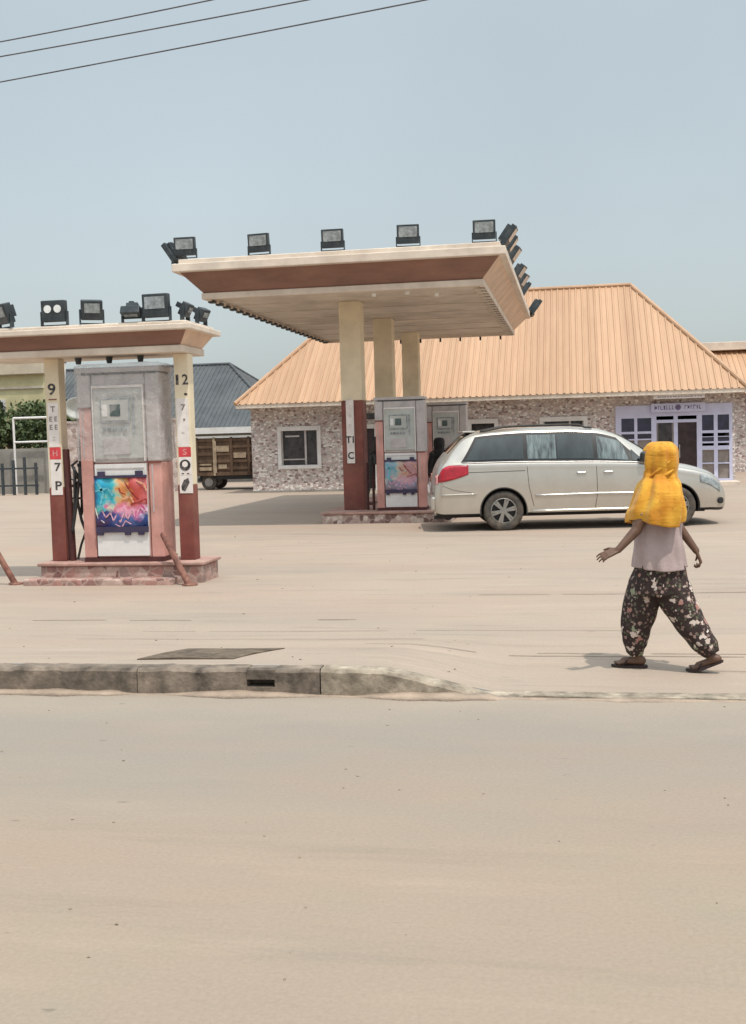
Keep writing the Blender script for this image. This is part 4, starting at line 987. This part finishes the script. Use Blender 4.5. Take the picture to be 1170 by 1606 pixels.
for s in (-1, 1):
    fr_ = side_panel('window_frame', M['black'], -2.08, 1.22, .02, .97, .26, -.60, .004, van, 40, s)
    a = side_panel('window', M['glassd'], -2.00, -1.0, .10, .88, .22, 0, .009, van, 14, s)
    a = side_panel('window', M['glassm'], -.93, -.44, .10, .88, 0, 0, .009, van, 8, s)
    a = side_panel('window', M['glassd'], -.42, .20, .10, .88, 0, 0, .009, van, 8, s)
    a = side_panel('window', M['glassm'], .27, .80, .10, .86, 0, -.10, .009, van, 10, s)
    a = side_panel('window', M['glassd'], .86, 1.14, .10, .70, 0, -.27, .009, van, 10, s)
    P = [Vector((x, s*(side_pt(x, .0)[0]+.008), vs(x)[1]+.006)) for x in [-2.06+i*.1 for i in range(33)]]
    MB().tube(P, .009, 6).build('belt_strip', M['chrome'], van, smooth=True)
    # door mirror
    mi = MB(); mi.box(.98, 1.20, s*1.00-.07, s*1.00+.07, 1.12, 1.30); mi.build('mirror', M['mirrorc'] if False else M['glassd'], van, bevel=.04)
def flank_y(x, z):
    z0, zb, zr, w_, wr = vs(x); t = (z-(z0+.12))/(zb-.05-z0-.12); return w_*(.985+.02*math.sin(PI*max(0,min(1,t))))
def flank_line(name, m, pts, wd, off=.003, s=-1, parent=None):
    k = MB(); P = []
    for i in range(len(pts)-1):
        for q in range(8):
            t = q/8; x = pts[i][0]*(1-t)+pts[i+1][0]*t; z = pts[i][1]*(1-t)+pts[i+1][1]*t; P.append(Vector((x, s*(flank_y(x, z)+off), z)))
    x, z = pts[-1]; P.append(Vector((x, s*(flank_y(x, z)+off), z)))
    return MB().tube(P, wd, 6).build(name, m, parent or van, smooth=True)
for s in (-1, 1):
    flank_line('side_moulding', M['chrome'], [(-.82,.60),(.28,.61),(1.12,.60)], .017, s=s)
    flank_line('side_moulding', M['paintv'], [(-2.42,.64),(-1.83,.65)], .016, s=s)
    flank_line('sill_strip', M['paintv'], [(-.88,.33),(1.2,.33)], .03, .002, s=s)
    flank_line('door_seam', M['seam'], [(.24,1.10),(.25,.6),(.20,.30)], .006, -.002, s=s)
    flank_line('door_seam', M['seam'], [(-.95,1.12),(-.92,.75),(-.84,.42)], .006, -.002, s=s)
    flank_line('door_seam', M['seam'], [(1.16,1.02),(1.22,.7),(1.18,.45)], .006, -.002, s=s)
    flank_line('slider_rail', M['seam'], [(-1.95,1.02),(-.98,1.03)], .006, -.001, s=s)
    flank_line('bumper_seam', M['seam'], [(-2.40,.80),(-2.2,.72),(-1.84,.66)], .005, -.002, s=s)
    for x in (-.10, .98-.62): flank_line('door_handle', M['chrome'], [(x,.97),(x+.16,.97)], .016, .012, s=s)
    # roof rail
    P = [Vector((x, s*(vs(x)[4]*.93), vs(x)[2]+(.035 if -1.6 < x < .1 else .0))) for x in [-1.72,-1.6,-1.3,-1,-.6,-.2,0,.1,.22]]
    MB().tube(P, .018, 8).build('roof_rail', M['seam'], van, smooth=True)
# tail lamps wrap round the rear corner
def corner_panel(name, m, xs_, zfun, s, off=.007, parent=van):
    k = MB(); rings = []
    for x in xs_:
        zl, zh = zfun(x); r = []
        for j in range(7):
            z = zl+(zh-zl)*j/6; z0, zb, zr, w_, wr = vs(x)
            if z <= zb-.05: y = flank_y(x, z)
            else:
                t = (z-zb)/max(.01, (zr-.07-zb)); t = max(0, min(1, t)); y = side_pt(x, t)[0] if z > zb else w_*.975
            r.append(Vector((x-.004, s*(y+off), z)))
        rings.append(r)
    k.loft(rings, close=False); return k.build(name, m, parent, smooth=True, solid=.006)
for s in (-1, 1):
    xs_ = [-2.47+.065*i for i in range(9)]
    tl = corner_panel('tail_light', M['redlens'], xs_, lambda x: (.86+.13*((x+2.47)/.52)**1.6, min(1.15, vs(x)[1]-.02)), s)
    corner_panel('tail_light_rim', M['lenspink'], [-2.515+.02*i for i in range(3)], lambda x: (.83,.97 if x < -2.49 else 1.0), s, .006, tl)
    hl = corner_panel('headlight', M['lampglass'], [2.02+.06*i for i in range(7)], lambda x: (vs(x)[1]-.17, vs(x)[1]-.035), s)
    MB().cyl((2.36, s*.79, .42), (2.40, s*.86, .42), .055, n=18).build('fog_light', M['black'], van)
# windscreen, rear window, hatch
def top_sheet(name, m, x0, x1, k0, off=.012):
    k = MB(); rings = []
    for i in range(15):
        x = x0+(x1-x0)*i/14; z0, zb, zr, w_, wr = vs(x); r = []
        for j in range(11):
            y = (-1+2*j/10)*wr*k0; a = abs(y)/wr; z = zr+.012-.030*a**2; r.append(Vector((x, y, z+off)))
        rings.append(r)
    k.loft(rings, close=False); return k.build(name, m, van, smooth=True)
top_sheet('windscreen', M['glassd'], .62, 1.36, .88); top_sheet('rear_window', M['glassd'], -2.30, -1.90, .88)
o = MB().box(-2.02,-1.80,-.62,.62,1.70,1.735).build('rear_spoiler', M['paintv'], van, bevel=.012)
MB().box(-2.60,-2.50,-.83,.83,.36,.62).build('rear_bumper', M['paintv'], van, bevel=.04)
MB().box(-2.615,-2.601,-.26,.26,.66,.78).build('number_plate', M['white'], van)
MB().box(2.50,2.575,-.5,.5,.40,.50).build('grille', M['black'], van, bevel=.01)
# underside: silencer and axle
MB().cyl((-2.30,-.55,.27),(-2.30,.30,.27),.09,n=16).cyl((-2.25,-.62,.24),(-2.55,-.62,.24),.03).build('exhaust', M['seam'], van)
MB().cyl((-1.36,-.7,.31),(-1.36,.7,.31),.05).box(-2.4,2.2,-.55,.55,.22,.30).build('underbody', M['black'], van)
def van_wheel(x, s):
    wv = thing_part('wheel', van, (x, s*.935, .345)); wv.scale = (1.03, 1, 1.03); wv.rotation_euler.z = 0 if s < 0 else PI
    k = MB(); prof = [(.215,-.01),(.235,-.022),(.30,-.028),(.325,-.012),(.335,.02),(.335,.17),(.32,.20),(.215,.21)]
    rings = [[Vector((r*math.cos(q*2*PI/48), y, r*math.sin(q*2*PI/48))) for q in range(48)] for r, y in prof]
    k.loft(rings, caps=False); wv2 = k.build('tyre', M['tyre'], wv, smooth=True)
    k = MB(); prof = [(.217,-.012),(.205,-.018),(.198,.0),(.192,.05),(.19,.12)]
    k.loft([[Vector((r*math.cos(q*2*PI/40), y, r*math.sin(q*2*PI/40))) for q in range(40)] for r, y in prof], caps=False)
    k.cyl((0,-.005,0),(0,.03,0),.058,n=24)
    for i in range(6):
        a = i*2*PI/6+.3; R = Matrix.Rotation(a, 4, 'Y')
        for d in (-.014, .014):
            ps = [Vector((d*.8-.014,-.004,.045)),Vector((d*.8+.014,-.004,.045)),Vector((d*1.6+.019,-.010,.200)),Vector((d*1.6-.019,-.010,.200))]
            ps = [R @ p for p in ps]; k.poly(ps, (0,.022,0))
    k.build('rim', M['rim'], wv)
    MB().cyl((0,.06,0),(0,.10,0),.188,n=36).build('brake_disc', M['black'], wv)
def thing_part(name, parent, loc):
    o = bpy.data.objects.new(name, None); COL.objects.link(o); o.parent = parent; o.location = loc; o.empty_display_size = .1; return o
for x in (-1.36, 1.60):
    for s in (-1, 1): van_wheel(x, s)

# ------------------------------------------------------------------ people
def remesh_body(k, name, m, parent, vox=.006, smooth_it=6):
    o = k.build(name, m, parent, fix=True)
    md = o.modifiers.new('r', 'REMESH'); md.mode = 'VOXEL'; md.voxel_size = vox
    ms = o.modifiers.new('s', 'SMOOTH'); ms.iterations = smooth_it; ms.factor = .5
    bpy.context.view_layer.update()
    me = bpy.data.meshes.new_from_object(o.evaluated_get(bpy.context.evaluated_depsgraph_get()))
    o.modifiers.clear(); o.data = me; me.name = name
    for p in me.polygons: p.use_smooth = True
    return o
def chain(k, pts, rs):
    for i in range(len(pts)-1): k.cap(pts[i], pts[i+1], rs[i], rs[i+1], 14)
def hand(k, wr, d, up, thumb_side, curl=.5, scale=1.0):
    """palm + five fingers; d = pointing direction, up = back of hand normal, fingers curl away from up"""
    d = Vector(d).normalized(); up = Vector(up); up = (up-d*up.dot(d)).normalized(); sd = d.cross(up)*thumb_side
    wr = Vector(wr); S_ = scale
    for q in (-.026, -.009, .009, .026):
        k.cap(wr+sd*q*.5*S_, wr+d*.082*S_+sd*q*1.05*S_, .0135*S_, .0115*S_, 8)
    ln = (.068, .078, .074, .056)
    for i, q in enumerate((.030, .010, -.010, -.029)):
        p = wr+d*.082*S_+sd*q*S_; a = 0; r = .0088*S_
        for seg in range(3):
            a += curl*(1.0+.18*i)*(.55 if seg == 0 else .9); L_ = ln[i]*(.46,.30,.24)[seg]*S_
            dd = d*math.cos(a) - up*math.sin(a) + sd*(.10*(1.5-i))*(1 if seg == 0 else 0)
            p2 = p+dd.normalized()*L_; k.cap(p, p2, r, r*.9, 8); p = p2; r *= .9
    p = wr+d*.022*S_+sd*.022*S_; dd = (d*.6+sd*.85-up*.15).normalized(); p2 = p+dd*.042*S_; k.cap(p, p2, .0125*S_, .0105*S_, 8)
    dd = (d*.9+sd*.3-up*.45*curl*2).normalized(); k.cap(p2, p2+dd*.03*S_, .0100*S_, .0082*S_, 8)
def head(k, c, h, s=1.0, up=Vector((0,0,1))):
    """head with brow, nose, lips, chin and ears, facing h"""
    h = Vector(h).normalized(); sd = h.cross(up).normalized(); c = Vector(c)
    B = Matrix((sd, h, up)).transposed().to_4x4()
    def P(x, y, z): return c + (sd*x+h*y+up*z)*s
    k.ball(P(0,-.012,.025), .098*s, (.80,1.0,.95), 16, B); k.ball(P(0,.012,-.03), .075*s, (.80,.92,1.05), 14, B)
    k.ball(P(0,.045,-.085), .030*s, (1,.9,.8), 10, B); k.cap(P(-.03,.078,.018), P(.03,.078,.018), .012*s, .012*s, 8)
    k.cap(P(0,.082,.012), P(0,.100,-.030), .008*s, .013*s, 8); k.ball(P(-.012,.088,-.033), .009*s, n=6); k.ball(P(.012,.088,-.033), .009*s, n=6)
    k.cap(P(-.018,.078,-.056), P(.018,.078,-.056), .0075*s, .0075*s, 8); k.cap(P(-.015,.077,-.066), P(.015,.077,-.066), .008*s, .008*s, 8)
    for q in (-1, 1): k.ball(P(q*.078,-.01,-.005), .024*s, (.35,.8,1.15), 8, B); k.ball(P(q*.04,.058,-.025), .022*s, (1,.8,1), 8, B)
    return P
def eyes(P, parent, s=1.0):
    for q in (-1, 1):
        e = MB().ball(P(q*.031,.070,.002), .0125*s, n=8).build('eye', M['white'], parent, smooth=True)
        MB().ball(P(q*.031,.0785,.002), .0062*s, n=8).build('iris', M['black'], e, smooth=True)

# cloth materials
def floral_mat():
    m, t, N, L, b = nodes_mat('dark floral cotton', .85)
    tc = N.new('ShaderNodeTexCoord')
    def layer(scale, thr, seed, prev, stops, wob=.35):
        mp = N.new('ShaderNodeMapping'); mp.inputs['Location'].default_value = (seed, seed*.7, seed*.3); L.new(tc.outputs['Object'], mp.inputs[0])
        n = N.new('ShaderNodeTexNoise'); n.inputs['Scale'].default_value = scale*2.2; L.new(mp.outputs[0], n.inputs['Vector'])
        mxv = N.new('ShaderNodeMixRGB'); mxv.blend_type = 'LINEAR_LIGHT'; mxv.inputs[0].default_value = wob/scale*1.0; L.new(mp.outputs[0], mxv.inputs[1]); L.new(n.outputs['Color'], mxv.inputs[2])
        v = N.new('ShaderNodeTexVoronoi'); v.inputs['Scale'].default_value = scale; L.new(mxv.outputs[0], v.inputs['Vector'])
        lt = N.new('ShaderNodeMath'); lt.operation = 'LESS_THAN'; lt.inputs[1].default_value = thr; L.new(v.outputs['Distance'], lt.inputs[0])
        sp = N.new('ShaderNodeSeparateColor'); L.new(v.outputs['Color'], sp.inputs[0])
        gt = N.new('ShaderNodeMath'); gt.operation = 'GREATER_THAN'; gt.inputs[1].default_value = .30; L.new(sp.outputs[1], gt.inputs[0])
        mu = N.new('ShaderNodeMath'); mu.operation = 'MULTIPLY'; L.new(lt.outputs[0], mu.inputs[0]); L.new(gt.outputs[0], mu.inputs[1])
        r = N.new('ShaderNodeValToRGB'); r.color_ramp.interpolation = 'CONSTANT'; e = r.color_ramp.elements
        while len(e) < len(stops): e.new(.5)
        for i, (p, c) in enumerate(stops): e[i].position = p; e[i].color = c+(1,)
        L.new(sp.outputs[0], r.inputs[0])
        x = N.new('ShaderNodeMixRGB'); L.new(mu.outputs[0], x.inputs[0]); L.new(r.outputs[0], x.inputs[2])
        if isinstance(prev, tuple): x.inputs[1].default_value = prev
        else: L.new(prev, x.inputs[1])
        return x.outputs[0]
    c = layer(38, .42, 1.0, (.030,.016,.014,1), [(0,(.20,.13,.11)),(.35,(.10,.10,.06)),(.6,(.30,.20,.17)),(.8,(.045,.05,.03))], .5)
    c = layer(16, .36, 4.0, c, [(0,(.52,.42,.36)),(.4,(.34,.17,.14)),(.6,(.60,.50,.44)),(.8,(.25,.26,.17))], .5)
    c = layer(13, .13, 4.9, c, [(0,(.70,.62,.55)),(.5,(.05,.03,.03))], .3)
    L.new(c, b.inputs['Base Color'])
    return m
M['floral'] = floral_mat()
def scarf_mat():
    m, t, N, L, b = nodes_mat('mustard scarf cloth', .85)
    tc = N.new('ShaderNodeTexCoord')
    n = N.new('ShaderNodeTexNoise'); n.inputs['Scale'].default_value = 9; n.inputs['Detail'].default_value = 4; L.new(tc.outputs['Object'], n.inputs['Vector'])
    r = N.new('ShaderNodeValToRGB'); r.color_ramp.elements[0].position = .33; r.color_ramp.elements[1].position = .66
    r.color_ramp.elements[0].color = (.52,.20,.008,1); r.color_ramp.elements[1].color = (.66,.345,.03,1); L.new(n.outputs['Fac'], r.inputs[0])
    v = N.new('ShaderNodeTexVoronoi'); v.inputs['Scale'].default_value = 24; L.new(tc.outputs['Object'], v.inputs['Vector'])
    lt = N.new('ShaderNodeMath'); lt.operation = 'LESS_THAN'; lt.inputs[1].default_value = .17; L.new(v.outputs['Distance'], lt.inputs[0])
    f = N.new('ShaderNodeMath'); f.operation = 'MULTIPLY'; f.inputs[1].default_value = .7; L.new(lt.outputs[0], f.inputs[0])
    x = N.new('ShaderNodeMixRGB'); x.inputs[2].default_value = (.33,.15,.015,1); L.new(f.outputs[0], x.inputs[0]); L.new(r.outputs[0], x.inputs[1])
    L.new(x.outputs[0], b.inputs['Base Color']); b.inputs['Sheen Weight'].default_value = .1
    nb = N.new('ShaderNodeTexNoise'); nb.inputs['Scale'].default_value = 9; nb.inputs['Detail'].default_value = 3; nb.inputs['Distortion'].default_value = 1.2; mb_ = N.new('ShaderNodeMapping'); mb_.inputs['Rotation'].default_value = (0, .7, 0); mb_.inputs['Scale'].default_value = (.7, .7, 2.6); L.new(tc.outputs['Object'], mb_.inputs[0]); L.new(mb_.outputs[0], nb.inputs['Vector'])
    bp = N.new('ShaderNodeBump'); bp.inputs['Strength'].default_value = .35; bp.inputs['Distance'].default_value = .02; L.new(nb.outputs['Fac'], bp.inputs['Height']); L.new(bp.outputs[0], b.inputs['Normal'])
    return m
M['scarf'] = scarf_mat()
M['blouse'] = mat('dusty pink blouse', (.43,.34,.33), .85, .10, 2.6, .25, 60, c2=(.31,.225,.215,1))
M['blouse_pale'] = mat('pale grey blouse panel', (.50,.47,.45), .85, .12, 6, .25, 60)
M['sandal'] = mat('dark sandal rubber', (.035,.02,.018), .7, .2, 12)
M['blackcloth'] = mat('black cloth', (.022,.019,.018), .9, .3, 6)

def cloth_loft(rows, name, m, parent, n=40, folds=(7, .006), seed=0, open_front=None, solid=.004, hem=0, diag=0):
    """rows: (cx, cy, z, rx, ry) rings of one garment with soft folds growing downwards"""
    bm = bmesh.new(); V = []; K = len(rows); fine = []
    tab = [(i,)+r for i, r in enumerate(rows)]
    steps = (K-1)*5
    for i in range(steps+1): fine.append(catmull(tab, i/5))
    for i, (cx, cy, z, rx, ry) in enumerate(fine):
        g = i/steps; row = []
        for q in range(n):
            a = 2*PI*q/n; f = 1 + folds[1]/max(rx, .05)*(.3+g)*(math.sin(a*folds[0]+seed+g*2.2)+.6*math.sin(a*(folds[0]+4)+seed*2-g*3))+.03*noise.noise((math.cos(a)*1.7+seed, math.sin(a)*1.7, z*7)) + diag*math.sin(a*3+z*24+seed)*(.4+.6*g)
            row.append(bm.verts.new((cx+rx*math.cos(a)*f, cy+ry*math.sin(a)*f, z + hem*g*g*math.sin(a*2+seed))))
        V.append(row)
    for i in range(len(V)-1):
        for q in range(n):
            bm.faces.new((V[i][q], V[i][(q+1) % n], V[i+1][(q+1) % n], V[i+1][q]))
    if open_front:
        ang, wid, zl, zh = open_front; kill = []
        for f in bm.faces:
            c = f.calc_center_median(); 
            g = min(range(len(fine)), key=lambda i: abs(fine[i][2]-c.z)); a = math.atan2(c.y-fine[g][1], c.x-fine[g][0])
            d = abs((a-ang+PI) % (2*PI)-PI)
            if d < wid and zl < c.z < zh: kill.append(f)
        bmesh.ops.delete(bm, geom=kill, context='FACES')
    mb = MB(); mb.b.free(); mb.b = bm
    o = mb.build(name, m, parent, smooth=True)
    if solid:
        md = o.modifiers.new('s', 'SOLIDIFY'); md.thickness = solid; md.offset = 1
    return o

# woman walking: local x = right in the photo, y = away, heading left and away
WOM = thing('person', 'person in mustard yellow headscarf and dark floral trousers striding left across the forecourt', 'person', (.58, 8.13, 0), math.radians(10))
Hd = Vector((-.86, .50, 0)).normalized(); Ld = Vector((-.50, -.86, 0)).normalized()     # heading; her left side faces the camera
k = MB()
P_ = head(k, (.005, .0, 1.452), Hd, .98)
chain(k, [(.0,-.01,1.40),(.0,-.005,1.28)], [.050,.058])
chain(k, [(-.01,0,1.22),(-.02,0,1.12),(-.02,0,1.0),(-.02,0,.86)], [.095,.105,.095,.115])
shL = Vector((-.015,0,1.245))+Ld*.125; shR = Vector((.0,0,1.245))-Ld*.125
k.cap(shL, shR, .050, .050)
elL = Vector((-.195,-.14,.995)); wrL = Vector((-.335,-.19,.865)); elR = Vector((.135,.06,1.00)); wrR = Vector((.245,.0,.825))
chain(k, [shL, elL, wrL], [.047,.037,.024]); chain(k, [shR, elR, wrR], [.047,.036,.024])
hand(k, wrL, (-.93,-.1,-.32), (.0,-.5,.86), 1, .22); hand(k, wrR, (.35,-.1,-.93), (.9,-.2,.35), -1, .95)
hpL = Vector((-.02,0,.82))+Ld*.06; hpR = Vector((-.02,0,.82))-Ld*.06
# leading leg (left in photo) and trailing leg
knA = Vector((-.135,.08,.46)); anA = Vector((-.155,.09,.085)); knB = Vector((.125,-.06,.46)); anB = Vector((.305,-.15,.105))
chain(k, [hpR, knA, anA], [.085,.055,.034]); chain(k, [hpL, knB, anB], [.085,.055,.034])
def foot(k, an, d, z, heel=0):
    d = Vector(d).normalized(); sd = d.cross(Vector((0,0,1))); b = Vector((an.x, an.y, 0))
    k.cap(an, b-d*.035+Vector((0,0,z+.035+heel)), .033, .030, 10); k.cap(b-d*.035+Vector((0,0,z+.032+heel)), b+d*.09+Vector((0,0,z+.028)), .030, .026, 10)
    for i, q in enumerate((.026,.012,-.001,-.013,-.025)):
        k.cap(b+d*.08+sd*q+Vector((0,0,z+.022)), b+d*(.155-.008*i)+sd*q*1.25+Vector((0,0,z+.012)), .013, .0095, 8)
foot(k, anA, (-.96,.28,0), .018); foot(k, anB, (-.90,.42,0), .018, .045)
wb = remesh_body(k, 'body', M['skin'], WOM, .0055, 4)
eyes(P_, WOM, .98)
# sandals
def sandal(an, d, z, tilt=0):
    d = Vector(d).normalized(); b = Vector((an.x, an.y, 0)); ang = math.atan2(d.y, d.x); k = MB(); pts = []
    for (u, v) in [(-.075,.0),(-.062,.030),(0,.032),(.08,.042),(.15,.034),(.178,.0),(.15,-.034),(.08,-.042),(0,-.032),(-.062,-.030)]:
        zz = z + (max(0, .09-u)*tilt)
        pts.append(b+Vector((d.x*u-d.y*v, d.y*u+d.x*v, zz)))
    k.poly(pts, (0,0,.016)); s_ = k.build('sandal', M['sandal'], WOM)
    sd = Vector((-d.y, d.x, 0)); c = b+d*.10+Vector((0,0,z+.02)); top = b+d*.045+Vector((0,0,z+.068+tilt*.03))
    MB().tube([c-d*.01-sd*.042, (c+top)/2-sd*.03, top, (c+top)/2+sd*.03, c-d*.01+sd*.042], .006, 6).build('strap', M['sandal'], s_, smooth=True)
sandal(anA, (-.96,.28,0), .004); sandal(anB, (-.90,.42,0), .004, .45)
# blouse
cloth_loft([(-.005,0,1.30,.07,.07),(-.005,0,1.26,.12,.12),(-.01,0,1.20,.135,.145),(-.02,0,1.05,.160,.150),(-.02,0,.95,.158,.158),(-.015,0,.84,.165,.172),(-.012,0,.76,.172,.176),(-.010,0,.715,.176,.180)], 'blouse', M['blouse'], WOM, 72, (9,.008), 1.2, hem=.010, diag=.022)
# sleeves
def sleeve(name, pts, rs, m, seed, n=22):
    tabp = [(i, p[0], p[1], p[2], r) for i, (p, r) in enumerate(zip(map(Vector, pts), rs))]; S2 = (len(pts)-1)*6; k = MB(); rings = []
    prev = None
    F = [catmull(tabp, i/6) for i in range(S2+1)]
    for i, (x, y, z, r) in enumerate(F):
        a = Vector(F[min(i+1, S2)][:3]); b = Vector(F[max(i-1, 0)][:3]); d = (a-b).normalized()
        u = d.cross(Vector((.02,1,.05))).normalized(); v = d.cross(u); c = Vector((x, y, z)); ring = []
        for q in range(n):
            t = 2*PI*q/n; f = 1+.045*math.sin(t*5+seed+i*.25)+.05*noise.noise((math.cos(t)*1.5+seed, math.sin(t)*1.5, i*.22))+.02*math.sin(i*1.1+t)
            ring.append(c+(u*math.cos(t)+v*math.sin(t))*r*f)
        rings.append(ring)
    k.loft(rings, caps=False); o = k.build(name, m, WOM, smooth=True); md = o.modifiers.new('s', 'SOLIDIFY'); md.thickness = .004; return o
sleeve('sleeve', [shL+Vector((.02,.02,-.01)), shL.lerp(elL,.35), shL.lerp(elL,.65)], [.054,.053,.052], M['blouse'], 1)
sleeve('sleeve', [shR+Vector((-.02,-.01,-.01)), shR.lerp(elR,.4), shR.lerp(elR,.8)], [.056,.056,.056], M['blouse'], 3)
# loose trousers: yoke and two gathered legs
cloth_loft([(-.015,0,.80,.150,.140),(-.018,0,.72,.158,.150),(-.018,0,.62,.170,.158),(-.01,0,.53,.172,.155)], 'trouser_yoke', M['floral'], WOM, 48, (8,.006), .5)
sleeve('trouser_leg', [(-.055,.02,.70),(-.095,.04,.56),(-.140,.06,.40),(-.168,.075,.25),(-.165,.085,.15),(-.155,.09,.095)], [.120,.126,.118,.098,.075,.050], M['floral'], 2, 30)
sleeve('trouser_leg', [(.030,-.02,.70),(.065,-.035,.56),(.135,-.065,.41),(.215,-.10,.27),(.275,-.13,.18),(.305,-.145,.125)], [.125,.128,.112,.094,.080,.052], M['floral'], 5, 30)
# headscarf: hood over the head, wide cape over the back
fa = math.atan2(Hd.y, Hd.x)
cloth_loft([(.008,0,1.583,.012,.012),(.010,0,1.580,.055,.060),(.010,0,1.556,.090,.100),(.008,0,1.51,.112,.127),(.006,0,1.44,.115,.129),(.004,0,1.375,.106,.118),(.0,-.01,1.338,.108,.125),(-.004,-.012,1.300,.132,.182),(-.016,-.02,1.23,.146,.222),(-.030,-.03,1.15,.166,.232),(-.042,-.03,1.09,.180,.234),(-.046,-.03,1.035,.176,.226)], 'headscarf', M['scarf'], WOM, 96, (7,.0125), .7, open_front=(fa, .50, 1.385, 1.52), hem=.024, diag=.022)
# folds crossing the back of the hood
k = MB()
for (p0, p1, p2) in [((-.10,-.075,1.34),(-.03,-.135,1.40),(.04,-.126,1.455)), ((-.07,-.10,1.315),(.01,-.138,1.36),(.075,-.112,1.40)), ((-.09,-.09,1.30),(0,-.15,1.318),(.09,-.11,1.325))]:
    P = [Vector(p0)*(1-t)**2+Vector(p1)*2*t*(1-t)+Vector(p2)*t*t for t in [i/10 for i in range(11)]]
    k.tube(P, [.003+.009*math.sin(PI*i/10) for i in range(11)], 8)
k.build('scarf_fold', M['scarf'], WOM, smooth=True)

# person in black standing at the far pump
PB = thing('person', 'person in black clothes and hood standing behind the van tail at the far pump', 'person', (-2.72, 23.45, 0), math.radians(10))
k = MB(); h2 = Vector((-.75,.66,0)); P_ = head(k, (0,0,1.50), h2, .98)
chain(k, [(0,0,1.44),(0,0,1.30)], [.05,.055]); chain(k, [(0,0,1.30),(0,0,1.1),(0,0,.9)], [.115,.12,.125])
a1 = Vector((-.16,-.06,1.30)); e1 = Vector((-.20,-.10,1.04)); w1 = Vector((-.24,-.17,.82)); a2 = Vector((.15,.06,1.30)); e2 = Vector((.17,.0,1.05)); w2 = Vector((.15,-.14,.88))
k.cap(a1, a2, .055, .055); chain(k, [a1,e1,w1], [.05,.038,.026]); chain(k, [a2,e2,w2], [.05,.038,.026])
hand(k, w1, (-.2,-.3,-.9), (-.9,0,.2), 1, .45); hand(k, w2, (-.3,-.6,-.6), (.6,0,.3), -1, .6)
for s in (-1, 1):
    hp = Vector((s*.08,0,.88)); kn = Vector((s*.085,-.01,.48)); an = Vector((s*.09,.01,.09)); chain(k, [hp,kn,an], [.09,.06,.036]); foot(k, an, h2, .01)
remesh_body(k, 'body', M['skin2'], PB, .008, 3); eyes(P_, PB, .98)
WOMsave = WOM; WOM = PB
cloth_loft([(0,0,1.40,.07,.07),(0,0,1.345,.15,.12),(0,0,1.28,.19,.13),(0,0,1.1,.165,.13),(0,0,.9,.17,.14),(0,0,.74,.18,.15)], 'tunic', M['blackcloth'], PB, 40, (6,.006), .3)
sleeve('sleeve', [a1+Vector((.02,0,0)), e1, e1.lerp(w1,.8)], [.068,.058,.045], M['blackcloth'], 1); sleeve('sleeve', [a2-Vector((.02,0,0)), e2, e2.lerp(w2,.8)], [.068,.058,.045], M['blackcloth'], 2)
for s in (-1, 1): sleeve('trouser_leg', [(s*.08,0,.86),(s*.085,-.01,.5),(s*.09,.01,.12)], [.11,.085,.070], M['blackcloth'], s+3)
cloth_loft([(0,0,1.628,.012,.012),(0,0,1.622,.06,.065),(0,0,1.60,.09,.10),(0,0,1.55,.108,.118),(0,0,1.47,.108,.115),(0,0,1.40,.10,.105),(0,0,1.34,.13,.125),(0,0,1.25,.17,.15)], 'hood', M['blackcloth'], PB, 40, (6,.004), .9, open_front=(math.atan2(h2.y,h2.x), .5, 1.43, 1.57))
t = thing('carrier_bag', 'white bag hanging from the hand of the person in black', 'bag', (-2.93, 23.20, .42), math.radians(10))
cloth_loft([(0,0,.32,.02,.015),(0,0,.29,.055,.03),(0,0,.20,.09,.045),(0,0,.08,.10,.05),(0,0,.01,.08,.04),(0,0,.0,.01,.01)], 'bag_body', M['white'], t, 24, (5,.006), .4, solid=0)
MB().tube([(-.03,0,.29),(-.02,0,.37),(0,0,.40),(.02,0,.37),(.03,0,.29)], .005, 6).build('bag_handle', M['white'], t)
WOM = WOMsave
